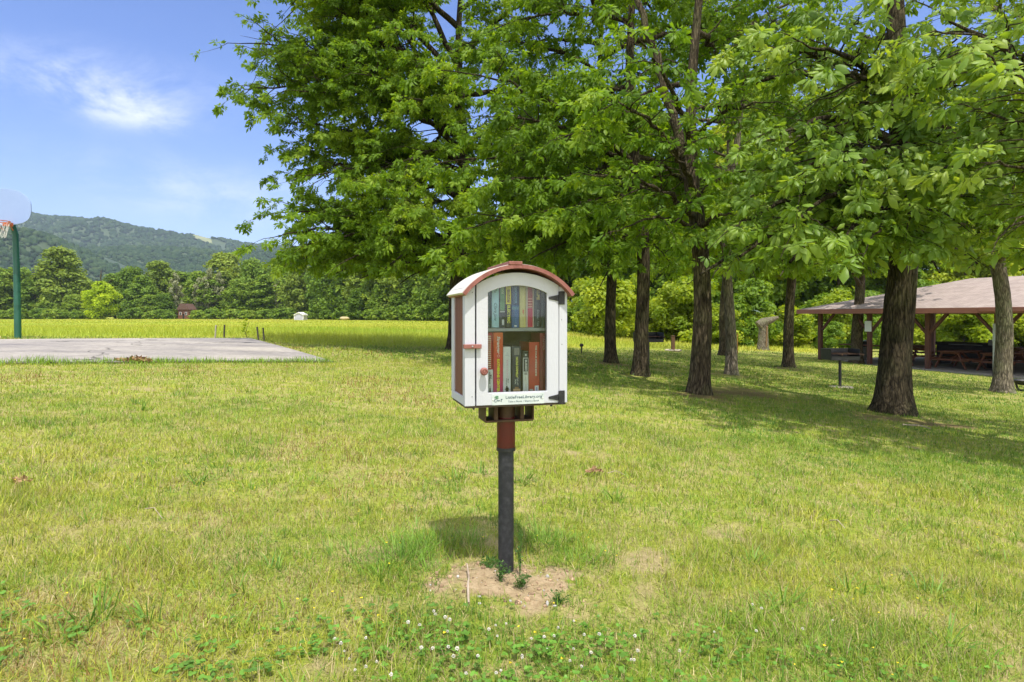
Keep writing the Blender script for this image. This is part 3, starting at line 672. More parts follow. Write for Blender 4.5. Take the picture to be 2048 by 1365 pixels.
def grove_tree(name, base, r0, top, lean, prims, leafsize, detail, mats, seed, label, rand=None, fork=None, sec=2.6, twig=3.2, leafden=1.0, tpl=None, tint0=.45, group=None, hide=None, tr_step=.12, openf=False, dens=1.25, gap=.37):
    rs = np.random.RandomState(seed)
    base = np.asarray(base, float); base = base+np.array((0, 0, float(terr(base[0], base[1]))-base[2]-.06))
    root = empty(name, base, 0, label, 'tree', group)
    bark, lm = mats
    H = top
    n_t = int(H/tr_step); hz = np.concatenate([np.linspace(0, .6, 14)[:-1], np.linspace(.6, H, max(n_t, 20))])
    wx = lean[0]*hz/H+.13*np.sin(hz*.7+seed)*np.minimum(hz/3, 1); wy = lean[1]*hz/H+.13*np.cos(hz*.6+seed*2)*np.minimum(hz/3, 1)
    wx -= wx[0]; wy -= wy[0]
    path = np.stack([wx, wy, hz], 1)
    hf = fork[0] if fork else None
    rad = r0*(1-.25*np.minimum(hz/4, 1)-.68*np.clip((hz-4)/(H-4), 0, 1)).clip(.12)
    if fork: rad = np.where(hz > hf, rad*.78, rad)
    V, Q = trunk_mesh(path, rad, rs, seed=seed)
    parts = [(V, Q)]
    if fork:     # second leader leaving the trunk
        f0 = np.array([np.interp(hf-.35, hz, wx), np.interp(hf-.35, hz, wy), hf-.35]); e = np.array(fork[1], float)-base
        b = bez(f0[None], e[None], .16, 26, .008, rs)[0]
        rr = np.linspace(np.interp(hf, hz, rad)*.95, .04, 26)
        Tv, Tq = tubes(b[None], np.array([rr[0]]), np.array([rr[-1]]), 18); parts.append((Tv, Tq))
    A, C = [], []
    def at(h): return np.array([np.interp(h, hz, wx), np.interp(h, hz, wy), h])
    pr = []
    for (h, e) in prims: A.append(at(h-float(0))); C.append(np.asarray(e, float)-base); pr.append(1.0)
    if rand:
        npr, hb, R, h0, dr = rand      # how many limbs, lowest attach, crown radius, crown foot, droop
        ga = rs.uniform(0, 6.28)
        for i in range(npr):
            u = (i+.5)/npr; h = hb+(H*.97-hb)*u**.9; a = ga+i*2.39996+rs.normal(0, .25)
            prf = math.sin(math.pi*min(1, (.22+.78*u)))**.7*rs.uniform(.75, 1.1)
            rr = R*max(prf, .28)
            c = at(h)+np.array([math.cos(a)*rr, math.sin(a)*rr, rr*(.05+.55*u)-dr*(1-u)])
            if openf and math.sin(a) < -.25: continue
            A.append(at(h)); C.append(c); pr.append(1.0)
    A = np.array(A); C = np.array(C); L = np.linalg.norm(C-A, axis=1)
    K1 = 14
    B1 = bez(A, C, .16, K1, .012, rs, .06)
    rp = (r0*.16+.012*L).clip(.02, r0*.42)
    parts.append(tubes(B1, rp, rp*.18, 8))
    # secondaries
    def along(B, ti):
        M, K, _ = B.shape; f = ti*(K-1); i = np.minimum(f.astype(int), K-2); fr = (f-i)[..., None]
        return i, fr
    def children(B, L, dens, tmin, lfac, lmin, spread, zr, rs, nmax=40):
        st, dr, ln = [], [], []
        for m in range(len(B)):
            n = int(min(max(2, L[m]*dens), nmax)); t = np.sort(rs.uniform(tmin, 1, n)); t[-1] = 1.0
            f = t*(B.shape[1]-1); i = np.minimum(f.astype(int), B.shape[1]-2); fr = (f-i)[:, None]
            p = B[m, i]*(1-fr)+B[m, i+1]*fr; T = B[m, i+1]-B[m, i]; T /= np.linalg.norm(T, axis=1)[:, None]+1e-9
            sd = np.cross(T, (0, 0, 1.)); sd /= np.linalg.norm(sd, axis=1)[:, None]+1e-9
            sg = np.where(np.arange(n) % 2 == 0, 1, -1)*rs.uniform(.5, 1.1, n)
            d = T*rs.uniform(.35, .9, n)[:, None]+sd*(sg*spread)[:, None]; d[:, 2] += rs.normal(zr, .28, n)
            d[-1] = T[-1]+rs.normal(0, .15, 3)
            d /= np.linalg.norm(d, axis=1)[:, None]
            l = np.maximum(L[m]*lfac*(1.1-.65*t)*rs.uniform(.65, 1.25, n), lmin)
            st.append(p); dr.append(d); ln.append(l)
        st = np.concatenate(st); dr = np.concatenate(dr); ln = np.concatenate(ln)
        return st, st+dr*ln[:, None], ln
    sec, twig, leafden = sec*1.8, twig*2.0, leafden*1.6*dens; leafsize *= .72
    s2, e2, l2 = children(B1, L, sec, .22, .42, .5, .85, .05, rs, 40)
    l2 = np.minimum(l2, 2.6); e2 = s2+(e2-s2)/np.linalg.norm(e2-s2, axis=1)[:, None]*l2[:, None]
    B2 = bez(s2, e2, .08, 6, .03, rs, .12)
    parts.append(tubes(B2, (.006+.009*l2).clip(.006, .03), np.full(len(l2), .003), 5))
    e2z = lambda w_, D_: w_ < 1.1+.06*np.clip(D_, 6, 30)
    kk = ~e2z(e2[:, 2]+base[2], e2[:, 1]+base[1])
    s2, e2, l2 = s2[kk], e2[kk], l2[kk]
    B2 = bez(s2, e2, .08, 6, .03, rs, .12); parts[-1] = tubes(B2, (.006+.009*l2).clip(.006, .03), np.full(len(l2), .003), 5)
    s3, e3, l3 = children(B2, l2, twig, .2, .38, .26, .9, .0, rs, 24)
    kk = ~e2z(e3[:, 2]+base[2]-.12, e3[:, 1]+base[1]); s3, e3, l3 = s3[kk], e3[kk], l3[kk]
    g3 = e3+base; nz3 = .62*vn(g3[:, 0]+.35*g3[:, 1], g3[:, 2], .85, seed+300, 2)+.38*vn(g3[:, 1]+.5*g3[:, 0], g3[:, 2]*1.1, .6, seed+310, 2)
    kk = nz3 > gap-.03; s3, e3, l3 = s3[kk], e3[kk], l3[kk]
    B3 = bez(s3, e3, .05, 4, .03, rs, .15)
    parts.append(tubes(B3, np.full(len(l3), .005), np.full(len(l3), .002), 3))
    V, Q, off = [], [], 0
    for v, q in parts: V.append(v); Q.append(q+off); off += len(v)
    obj('trunk', np_mesh('trunk', np.concatenate(V), [np.concatenate(Q)], [bark], True), root)
    # leaves
    pos, fwd, tin = [], [], []
    nl = max(1, int(round(4*leafden)))
    tb = rs.normal(0, .10, len(l3))+.10*(vn(e3[:, 0]+50, e3[:, 2]*1.4+e3[:, 1], 1.2, seed, 2)-.5)*4
    for k in range(nl+1):
        t = 1.0 if k == nl else (.25+.75*(k+.5)/nl)
        f = t*3; i = min(int(f), 2); fr = f-i
        p = B3[:, i]*(1-fr)+B3[:, i+1]*fr; T = B3[:, i+1]-B3[:, i]; T /= np.linalg.norm(T, axis=1)[:, None]+1e-9
        sd = np.cross(T, (0, 0, 1.)); sg = (1 if k % 2 else -1)*rs.uniform(.5, 1.1, len(p))
        if k == nl: sg *= .2
        d = T*.7+sd*sg[:, None]; d[:, 2] += rs.normal(-.42, .3, len(p))
        pos.append(p+d*leafsize*.25); fwd.append(d); tin.append(tb+tint0+rs.normal(0, .13, len(p)))
    pos = np.concatenate(pos); fwd = np.concatenate(fwd); tin = np.clip(np.concatenate(tin), 0, 1)
    w = pos+base
    nz_ = .62*vn(w[:, 0]+.35*w[:, 1], w[:, 2], .85, seed+300, 2)+.38*vn(w[:, 1]+.5*w[:, 0], w[:, 2]*1.1, .6, seed+310, 2)
    tin = np.clip(tin+1.1*(nz_-.5), 0, 1)
    kk = nz_+rs.normal(0, .03, len(pos)) > gap
    pos, fwd, tin, w = pos[kk], fwd[kk], tin[kk], w[kk]
    if hide is not None:
        kk = ~hide(w); pos, fwd, tin, w = pos[kk], fwd[kk], tin[kk], w[kk]
    # leaf size varies; anything above the crown's lower half can be sparser but larger
    size = leafsize*rs.uniform(.5, 1.35, len(pos))
    hi = (w[:, 2]-ZC)/np.maximum(w[:, 1], .5) > .62
    drop = hi & (rs.random(len(pos)) < .35); size[hi] *= 1.35
    pos, fwd, tin, size = pos[~drop], fwd[~drop], tin[~drop], size[~drop]
    hi2 = hi[~drop]

    cr = leaves_mesh(pos, fwd, size, tin, detail, [lm], rs, tpl)
    obj('crown', cr, root)
    return root
def nearclear(w):
    """keep leaves out of the middle of the view, close to the eye"""
    px = CX+F*w[:, 0]/np.maximum(w[:, 1], .1); py = HY-(w[:, 2]-ZC)*F/np.maximum(w[:, 1], .1)
    return (w[:, 1] < .5) | ((w[:, 1] < 4.2) & (px < 2250) & (py > -350)) 

GR = 'shade trees of the mown grove'
T = {}
g = G(912, 700)
T['left'] = grove_tree('shade_tree', g, .22, 13.5, (.3, .2),
    [(2.6, P(575, 445, 16.0)), (3.2, P(600, 500, 16.3)), (2.9, P(690, 505, 15.2)), (3.4, P(640, 425, 18.5)), (3.0, P(770, 520, 14.8)), (2.6, P(800, 560, 17)), (2.9, P(580, 405, 16.8)), (2.8, P(630, 465, 15.6)), (2.6, P(585, 490, 17.6)), (2.5, P(720, 545, 16.2)), (3.2, P(670, 395, 17)), (2.6, P(650, 540, 18)), (4.4, P(600, 320, 18)),
     (4.3, P(590, 275, 17.2)), (4.6, P(640, 330, 15.8)), (4.8, P(700, 240, 18.4)), (4.4, P(610, 225, 16.5)), (4.2, P(740, 350, 14.6)), (4.0, P(800, 420, 14.2)),
     (6.0, P(520, 60, 17)), (6.0, P(510, 150, 16.4)), (6.2, P(530, 75, 18)), (6.4, P(520, -70, 17)), (6.5, P(640, 90, 16)), (5.8, P(600, 160, 15.6)), (6.4, P(720, 130, 15)), (6.8, P(560, -60, 15.6)), (7.0, P(680, -40, 17.6)), (7.0, P(800, 40, 15)), (6, P(830, 180, 14.4)), (5.2, P(820, 300, 14.2)), (7.5, P(560, -190, 17)), (8, P(700, -220, 16))],
    .205, 1, (m_bark_dark, m_leaf_a), 11, 'large spreading shade tree leftmost in the grove, trunk behind the book box', (18, 4.2, 4.6, 4, .5), None, 2.5, 3.0, 1.0, None, .45, dens=1.7, gap=.365)
g = G(1222, 726)
T['t1222'] = grove_tree('shade_tree', g, .155, 13, (-.3, .0), [(3.2, P(1060, 470, 15.2)), (3.4, P(1150, 420, 14.6)), (3.2, P(960, 520, 16.2)), (4.2, P(990, 330, 15)), (4.2, P(1090, 250, 14)), (3.1, P(1180, 545, 15.2))],
    .21, 0, (m_bark_dark, m_leaf_c), 12, 'shade tree with a dark straight trunk, first trunk to the right of the book box', (22, 3.6, 4.0, 3.2, 1.0), None, 2.3, 2.8, 1.0, None, .36, dens=1.6)
g = G(1281, 752)
T['t1281'] = grove_tree('shade_tree', g, .155, 13.5, (-.2, .1), [(2.9, P(1060, 500, 11.5)), (3.2, P(950, 430, 11.6)), (3.6, P(1010, 340, 11.4)), (3.4, P(1130, 400, 10.8)), (3.2, P(1180, 480, 11)), (4.2, P(1000, 210, 11.4)), (4.4, P(1130, 250, 10.6)), (4.5, P(930, 120, 11.6)), (2.8, P(900, 500, 12.5)), (2.9, P(1200, 560, 11.8)), (3.9, P(880, 300, 12.4))],
    .215, 1, (m_bark_dark, m_leaf_a), 13, 'shade tree with a dark rough trunk and a black grill standing beside its foot', (20, 3.8, 3.9, 3.2, .9), None, 2.4, 2.9, 1.0, None, .40, openf=True, dens=1.6)
g = G(1397, 787)
T['t1397'] = grove_tree('shade_tree', g, .165, 12.5, (.12, .1), [(2.8, P(1250, 440, 9.4)), (3.0, P(1180, 330, 9.2)), (2.8, P(1480, 420, 9.2)), (3.3, P(1330, 260, 8.6)), (3.6, P(1230, 180, 8.8)), (3.4, P(1520, 330, 9.4)), (4.3, P(1280, 60, 8.8)), (4.4, P(1540, 190, 9)), (2.7, P(1330, 500, 10.2))],
    .22, 1, (m_bark_mid, m_leaf_c), 14, 'shade tree whose trunk forks into two leaders, brown bare soil at its foot', (20, 3.6, 3.4, 3.2, .6), (3.35, P(1250, -60, 11.4)), 2.2, 2.7, 1.0, None, .42, openf=True)
g = G(1462, 750)
T['t1462'] = grove_tree('shade_tree', g, .14, 12.5, (.2, .1), [(3.2, P(1400, 430, 15)), (3.4, P(1540, 470, 15)), (3.1, P(1500, 540, 14.6)), (4.0, P(1580, 330, 15)), (3.0, P(1420, 560, 15.6))],
    .25, 0, (m_bark_pale, m_leaf_a), 15, 'slender shade tree with pale grey patches on its trunk, right of the forked tree', (14, 3.4, 3.7, 3, .8), None, 2.2, 2.7, 1.0, None, .5)
g = G(1447, 712)
T['t1447'] = grove_tree('shade_tree', g, .2, 13, (.5, .1), [(3.4, P(1380, 480, 21)), (3.6, P(1470, 400, 20.5))], .3, 0, (m_bark_dark, m_leaf_a), 16, 'leaning shade tree half hidden behind the slender pale trunk', (11, 3.6, 4.2, 3, .8), None, 1.9, 2.3, 1.0, None, .55)
g = G(1577, 735)
T['t1577'] = grove_tree('shade_tree', g, .185, 12.5, (.2, 0), [(3.2, P(1500, 480, 20)), (3.2, P(1640, 520, 20)), (3.2, P(1560, 540, 19.4))], .28, 0, (m_bark_mid, m_leaf_a), 17, 'shade tree with a dark oval knot hole in its trunk, left of the shelter', (12, 3.6, 4.2, 3.2, .8), None, 2.0, 2.4, 1.0, None, .55)
g = G(1713, 727)
T['t1713'] = grove_tree('shade_tree', g, .26, 13.5, (.4, 0), [(3.6, P(1640, 470, 26)), (3.8, P(1760, 420, 26))], .32, 0, (m_bark_mid, m_leaf_a), 18, 'shade tree standing directly in front of the shelter, behind the pedestal grill', (12, 4.0, 4.6, 3.6, .6), None, 1.9, 2.3, 1.0, None, .55)
g = G(1786, 826)
T['t1786'] = grove_tree('shade_tree', g, .25, 11.5, (.35, .2), [(3.2, P(1480, 470, 7.6)), (3.0, P(1580, 480, 7.2)), (3.1, P(1680, 450, 6.8)), (3.4, P(1600, 390, 7.0)), (3.4, P(1500, 400, 7.8)), (3.0, P(1400, 510, 8.2)), (3.2, P(1760, 420, 6.9)), (3.4, P(1820, 400, 7.2)), (3.8, P(1620, 290, 7.4)), (3.9, P(1720, 300, 7.0)), (4.2, P(1560, 230, 7.8)), (4.4, P(1680, 110, 7.4)), (4.4, P(1900, 60, 7.4)), (4.6, P(1620, 60, 7.6)), (3.0, P(1880, 540, 9.6)), (3.0, P(1960, 520, 9.0)), (4.0, P(1950, 320, 8.6)), (4.8, P(1500, 60, 8.4)),],
    .22, 2, (m_bark_dark, m_leaf_b), 19, 'nearest big shade tree with deeply furrowed flared trunk and large drooping leaves', (15, 4.3, 4.2, 3.4, .2), None, 1.7, 2.3, .8, None, .45, hide=nearclear, openf=True)
g = G(2004, 785)
T['t2004'] = grove_tree('shade_tree', g, .215, 12.5, (-.2, .1), [(3.6, P(1900, 430, 15.2)), (3.8, P(1850, 300, 15)), (3.6, P(2010, 420, 14.6)), (4.6, P(1940, 180, 14.4)), (3.5, P(2080, 440, 14.8)), (4.4, P(2080, 250, 14.8))],
    .25, 0, (m_bark_pale, m_leaf_b), 20, 'shade tree with pale tan mottled bark at the right end of the grove', (14, 4.2, 4.2, 3.8, .4), None, 2.2, 2.6, 1.0, None, .5)
T['right'] = grove_tree('shade_tree', (6.9, 6.4, 0), .2, 10.5, (-.3, .2), [(2.6, P(1990, 90, 5.6)), (2.8, P(1950, 30, 5.8)), (2.3, P(2010, 300, 5.8)), (2.3, P(2030, 420, 5.8)), (2.5, P(1985, 200, 6.2)), (2.3, P(2040, 520, 6.2)), (2.9, P(2060, 100, 5.2)), (2.4, P(2090, 380, 5.4)), (3.0, P(1900, 10, 6.4)), (2.4, P(2080, 250, 5.3))],
    .19, 2, (m_bark_mid, m_leaf_b), 21, 'tree reaching in from outside the right edge with long shiny light green leaves', (15, 3.4, 3.6, 3.2, 0), None, 2.0, 2.6, .8, TPL, .62, hide=nearclear)

# ---- woodland and far trees: crowns of many leaf clumps
def clump_crown(seed, H, R, hb, nc, nl, ls, shape='round', mats=None, sp=.32):
    rs = np.random.RandomState(seed)
    t = rs.random(nc)**.85; a = rs.uniform(0, 6.28, nc)
    if shape == 'cone': pr = 1-.75*t
    elif shape == 'tall': pr = np.sin(np.pi*(.2+.75*t))**.6
    elif shape == 'bush': pr = np.sqrt(np.clip(1-t*t*.9, .05, 1))
    else: pr = np.sin(np.pi*(.16+.80*t))**.75
    r = R*pr*np.sqrt(rs.uniform(.12, 1, nc))*.82
    c = np.stack([np.cos(a)*r, np.sin(a)*r, hb+(H-hb)*(.06+.88*t)], 1)
    rc = R*sp*rs.uniform(.65, 1.35, nc)
    m = np.maximum((nl*rc**2/np.sum(rc**2)).astype(int), 6)
    idx = np.repeat(np.arange(nc), m); n = len(idx)
    d = rs.normal(0, 1, (n, 3)); d[:, 2] += .35; d /= np.linalg.norm(d, axis=1)[:, None]
    p = c[idx]+d*(rc[idx]*rs.uniform(.45, 1.08, n))[:, None]*np.array((1, 1, .72))
    nm = d*.8+np.array((0, 0, .7))+rs.normal(0, .55, (n, 3)); nm /= np.linalg.norm(nm, axis=1)[:, None]
    x = np.cross(nm, rs.normal(0, 1, (n, 3))); x /= np.linalg.norm(x, axis=1)[:, None]; y = np.cross(nm, x)
    s = (ls*rs.uniform(.55, 1.35, n))[:, None]
    V = np.stack([p-x*s*.6, p+y*s*.38+x*s*.05, p+x*s*.65-nm*s*.18, p-y*s*.38+x*s*.05], 1)
    i = np.arange(n)*4
    tint = np.clip(.45+rs.normal(0, .15, nc)[idx]+rs.normal(0, .13, n), 0, 1)
    return np_mesh('crown', V.reshape(-1, 3), [np.concatenate([np.stack([i, i+1, i+2], 1), np.stack([i, i+2, i+3], 1)])], mats, False, {'tint': ('FLOAT', np.repeat(tint, 4))})
def wood_trunk(seed, H, r, mats, lean=.03, limbs=5):
    rs = np.random.RandomState(seed)
    z = np.linspace(-.3, H, 10); pth = np.stack([rs.normal(0, lean, 10).cumsum(), rs.normal(0, lean, 10).cumsum(), z], 1)
    parts = [tubes(pth[None], np.array([r*1.25]), np.array([r*.3]), 9)]
    A = pth[rs.randint(4, 9, limbs)]; an = rs.uniform(0, 6.28, limbs); l = H*rs.uniform(.2, .35, limbs)
    C = A+np.stack([np.cos(an)*l*.7, np.sin(an)*l*.7, l*.7], 1)
    parts.append(tubes(bez(A, C, .1, 5, .03, rs), np.full(limbs, r*.45), np.full(limbs, r*.1), 5))
    V, Q, off = [], [], 0
    for v, q in parts: V.append(v); Q.append(q+off); off += len(v)
    return np_mesh('trunk', np.concatenate(V), [np.concatenate(Q)], mats, True)
def place(name, proto, loc, rz, sc, label, cat, group):
    """a plant that shares its crown and trunk meshes with the others of its kind"""
    crown, trunk = proto
    r = empty(name, loc, rz, label, cat, group); r.scale = sc if not np.isscalar(sc) else (sc, sc, sc)
    if trunk is not None: obj('trunk' if cat == 'tree' else 'stem', trunk, r)
    obj('crown' if cat == 'tree' else 'foliage', crown, r)
    return r
m_wood_a = leafmat('leaves_wood', (.08, .16, .012), (.16, .27, .022), (.28, .38, .045), .45, .5, .3, .25)
m_wood_lime = leafmat('leaves_lime', (.16, .25, .014), (.30, .39, .028), (.44, .50, .06), .5, .5, .3, .2)
m_far = leafmat('leaves_far', (.09, .165, .016), (.165, .265, .028), (.28, .37, .05), .3, .6, .2, .6)
m_far_gold = leafmat('leaves_far_olive', (.13, .20, .024), (.22, .30, .042), (.32, .39, .07), .3, .6, .2, .2)
m_far_lime = leafmat('leaves_far_lime', (.24, .36, .010), (.38, .50, .018), (.50, .60, .04), .35, .6, .2)
m_far_grey = leafmat('twigs_far_grey', (.16, .19, .09), (.25, .27, .15), (.36, .36, .24), .15, .8, .1)
wt = [wood_trunk(200+i, 14, .22, [(m_bark_dark, m_bark_mid)[i % 2]], .12) for i in range(4)]
wood = [(clump_crown(100+i, 21+i, 4.6, 3.0, 90, 17000, .40, ('round', 'tall')[i % 2], [(m_wood_a, m_wood_lime, m_wood_a, m_wood_a)[i]], .26), wt[i]) for i in range(4)]
bt = wood_trunk(230, 1.6, .05, [m_bark_mid], .05, 6)
bush = [(clump_crown(120+i, 3.4, 2.0, .1, 40, 7500, .19, 'bush', [(m_wood_a, m_wood_lime, m_wood_lime)[i]], .3), bt) for i in range(3)]
rs = np.random.RandomState(77)
# the wood behind the grove and shelter
LW = 'leafy green woodland tree in the band of wood behind the grove'
LB = 'bright green bushy shrub at the foot of the wood behind the grove'
def ground_at(x, y): return float(terr0(x, y))
for i in range(46):
    px = rs.uniform(900, 2350); D = rs.uniform(60, 92)
    if px < 1150: D = rs.uniform(72, 110)
    x = (px-CX)/F*D; s = rs.uniform(.75, 1.2)
    place('woodland_tree', wood[rs.choice(4, p=(.3, .25, .25, .2))], (x, D, ground_at(x, D)-.1), rs.uniform(0, 6.28), (s, s, s*rs.uniform(.85, 1.15)), LW, 'tree', 'woodland trees behind the grove')
for i in range(8):
    px = 1590+26*i; D = 66+5*(i % 3); x = (px-CX)/F*D; s = .8+.06*(i % 4)
    place('woodland_tree', wood[i % 4], (x, D, ground_at(x, D)-.1), i*1.3, (s, s, s), LW, 'tree', 'woodland trees behind the grove')
    if i % 2 == 0: place('shrub', bush[i % 3], (x+.6, D-12, ground_at(x, D-12)-.1), i*2.1, (1.2, 1.1, 1.35), LB, 'shrub', 'shrubs along the edge of the wood')
for i in range(14):
    px = 1040+16*i; D = rs.uniform(66, 110); x = (px-CX)/F*D; s = rs.uniform(.8, 1.15)
    place('woodland_tree', wood[rs.choice(4)], (x, D, ground_at(x, D)-.1), rs.uniform(0, 6.28), (s, s, s), LW, 'tree', 'woodland trees behind the grove')
for i in range(60):
    px = 1000+1300*(i+rs.random())/60; D = rs.uniform(44, 57)
    if px < 1180: D = rs.uniform(50, 66)
    x = (px-CX)/F*D; s = rs.uniform(.6, 1.35)
    place('shrub', bush[rs.randint(3)], (x, D, ground_at(x, D)-.1), rs.uniform(0, 6.28), (s*rs.uniform(.9, 1.3), s, s*rs.uniform(.8, 1.3)), LB, 'shrub', 'shrubs along the edge of the wood')
# far treeline over the hay field
ft = [wood_trunk(260+i, 13, .28, [(m_bark_mid, m_bark_pale)[i % 2]], .1) for i in range(3)]
far = {'round': (clump_crown(140, 18, 5.6, .3, 110, 11000, .62, 'round', [m_far]), ft[0]), 'tall': (clump_crown(141, 20, 4.6, .4, 110, 11000, .62, 'tall', [m_far]), ft[1]), 'dense': (clump_crown(142, 16, 6.4, .1, 110, 11000, .62, 'bush', [m_far], .26), ft[2]),
       'olive': (clump_crown(143, 19, 5.8, .4, 110, 11000, .62, 'round', [m_far_gold], .30), ft[0]), 'lime': (clump_crown(144, 11, 4.6, .2, 90, 9000, .42, 'round', [m_far_lime], .24), ft[2]), 'grey': (clump_crown(145, 17, 3.4, 4, 40, 1500, .7, 'tall', [m_far_grey], .3), ft[1])}
def fartree(kind, px, D, pytop, wpx, label, group=None, pybase=None):
    z = ground_at((px-CX)/F*D, D); H0 = {'round': 18, 'tall': 20, 'dense': 16, 'olive': 19, 'lime': 11, 'grey': 17}[kind]; R0 = {'round': 5.6, 'tall': 4.6, 'dense': 6.4, 'olive': 5.8, 'lime': 4.6, 'grey': 3.4}[kind]
    h = ((HY-pytop)/F*D+ZC-z)*1.07; r = wpx/2/F*D*1.08
    place('far_tree', far[kind], ((px-CX)/F*D, D, z-.2), rs.uniform(0, 6.28), (r/R0, r/R0, h/H0), label, 'tree', group)
fartree('olive', 122, 205, 503, 96, 'tall rounded olive green tree above the far treeline, left of the lime tree')
fartree('lime', 201, 188, 566, 70, 'bright lime yellow-green round tree standing out before the far treeline')
fartree('olive', 318, 214, 528, 70, 'pale olive tree in the far treeline just right of the lime tree')
fartree('olive', 452, 214, 512, 92, 'broad pale green tree, tallest crown in the far treeline left of the white shed')
fartree('dense', 505, 210, 526, 74, 'dark dense round tree in the far treeline beside the broad pale tree')
GF, LF = 'mid green trees of the far treeline', 'mid green leafy tree in the far treeline across the hay field'
for (px, D, py, w, k) in ((-60, 212, 545, 90, 'dense'), (-10, 208, 540, 80, 'round'), (40, 214, 542, 84, 'dense'), (70, 204, 556, 60, 'round'), (160, 214, 560, 74, 'dense'), (105, 200, 590, 60, 'dense'), (150, 199, 592, 54, 'dense'), (232, 218, 552, 70, 'round'), (262, 212, 540, 66, 'dense'), (285, 206, 556, 60, 'round'), (300, 200, 592, 50, 'dense'), (330, 202, 590, 48, 'dense'),
                          (352, 216, 545, 60, 'tall'), (375, 218, 552, 56, 'dense'), (400, 212, 548, 60, 'round'), (425, 206, 560, 60, 'tall'), (480, 204, 562, 62, 'round'), (530, 206, 552, 60, 'tall'), (548, 214, 540, 70, 'dense'), (575, 206, 548, 66, 'round'), (600, 196, 535, 74, 'olive'), (622, 200, 548, 70, 'dense'), (650, 190, 520, 84, 'round'), (250, 225, 560, 80, 'dense'), (440, 226, 556, 80, 'dense'), (565, 226, 545, 80, 'dense'), (20, 226, 552, 80, 'dense'), (-110, 226, 545, 90, 'dense'), (345, 228, 560, 70, 'dense'), (190, 226, 570, 80, 'dense')):
    fartree(k, px, D, py, w, LF, GF)
for (px, D) in ((352, 204), (398, 206), (418, 204), (438, 205), (560, 204), (590, 203)):
    fartree('grey', px, D, 545+rs.uniform(-8, 20), 24, 'thin grey half bare tree in the far treeline behind the posts', 'thin grey trees of the far treeline')
GN, LN = 'trees of the near woodland right of the white shed', 'tall leafy tree in the wood right of the white shed'
for (px, D, py, w, k) in ((668, 172, 512, 96, 'dense'), (700, 165, 500, 92, 'round'), (740, 158, 505, 100, 'olive'), (775, 150, 498, 100, 'round'), (815, 146, 505, 104, 'olive'), (850, 140, 500, 104, 'round'), (885, 132, 490, 110, 'dense'), (920, 126, 480, 120, 'round'), (960, 120, 470, 130, 'olive'), (1010, 112, 455, 130, 'round'), (1070, 106, 440, 140, 'dense'), (720, 150, 580, 60, 'dense'), (760, 146, 586, 60, 'dense'), (800, 140, 590, 56, 'dense'), (845, 134, 588, 60, 'dense'), (880, 124, 585, 60, 'dense'), (690, 180, 540, 80, 'dense'), (790, 176, 500, 100, 'dense'), (870, 170, 495, 100, 'round'), (940, 150, 480, 100, 'dense'), (925, 118, 592, 60, 'dense'), (980, 110, 590, 60, 'dense')):
    fartree(k, px, D, py, w, LN, GN)
# hedge-like shrubs along the treeline's foot
fb = (clump_crown(150, 3.2, 2.6, 0, 36, 1500, .5, 'bush', [m_far], .3), bt)
for i in range(72):
    px = -120+1090*(i+rs.random())/72; D = np.interp(px, [-120, 600, 680, 1000], [198, 190, 158, 106])*rs.uniform(.97, 1.01)
    x = (px-CX)/F*D; s = rs.uniform(.7, 1.3)
    if 580 < px < 614 or 352 < px < 378 or 160 < px < 242: continue
    s *= .8
    place('shrub', fb, (x, D, ground_at(x, D)-.1), rs.uniform(0, 6.28), (s*1.3, s*1.3, s), 'low dark green shrub at the foot of the far treeline', 'shrub', 'shrubs along the foot of the far treeline')
# ------------------------------------------------------------------ little free library
PHI = math.radians(16); u_ = np.array((math.cos(PHI), math.sin(PHI), 0)); w_ = np.array((-math.sin(PHI), math.cos(PHI), 0))
LB0 = np.array((POST[0], POST[1], 0.0))
def L(px, py, y):
    """photo pixel -> (x,z) on the box's own plane at depth y"""
    d = np.array([(px-CX)/F, 1, -(py-HY)/F]); t = (y+w_ @ LB0)/(w_ @ d); p = np.array((0, 0, ZC))+d*t
    return float(u_ @ (p-LB0)), float(p[2])
m_white = mat('white_composite', (.495, .505, .545), (.55, .56, .60), rough=.5, scale=14, spec=.35, bump=.12, bscale=160, stretch=(1, 1, .25), mask=(.2, .8))
m_white_roof = mat('white_roof_sheet', (.60, .58, .53), (.66, .64, .59), rough=.45, scale=9, spec=.4)
m_redbrown = mat('red_brown_composite', (.23, .085, .068), (.31, .128, .105), rough=.55, scale=40, spec=.3, bump=.25, bscale=120, stretch=(1, 1, .3))
m_panel = mat('brown_panel', (.135, .05, .03), (.20, .075, .045), rough=.6, scale=30, spec=.3, bump=.25, bscale=110, stretch=(1.5, 1.5, .12))
m_black = mat('black_metal', (.012, .012, .014), (.03, .03, .033), rough=.45, scale=60, spec=.5, bump=.1)
m_post = mat('black_post_paint', (.016, .017, .021), (.055, .055, .062), rough=.55, scale=34, spec=.45, bump=.12, bscale=90, mask=(.45, .8))
m_redpipe = mat('red_pipe_paint', (.115, .007, .007), (.08, .010, .009), rough=.35, scale=12, spec=.5)
m_rust = mat('brown_bracket_steel', (.055, .028, .014), (.10, .055, .025), rough=.6, scale=30, spec=.4)
m_screw = mat('dark_screw', (.05, .05, .055), (.09, .09, .09), rough=.4, metal=.8)
m_plate = mat('sign_plate', (.50, .56, .55), (.58, .62, .61), rough=.3, spec=.5)
m_ink = mat('sign_ink', (.06, .10, .12), rough=.5)
m_ink_green = mat('sign_green_ink', (.10, .22, .12), rough=.5)
m_grey = mat('grey_shelf_edge', (.36, .37, .38), (.44, .45, .46), rough=.5)
m_inner = mat('dark_inside_wood', (.055, .04, .03), (.09, .065, .045), rough=.7, scale=8)
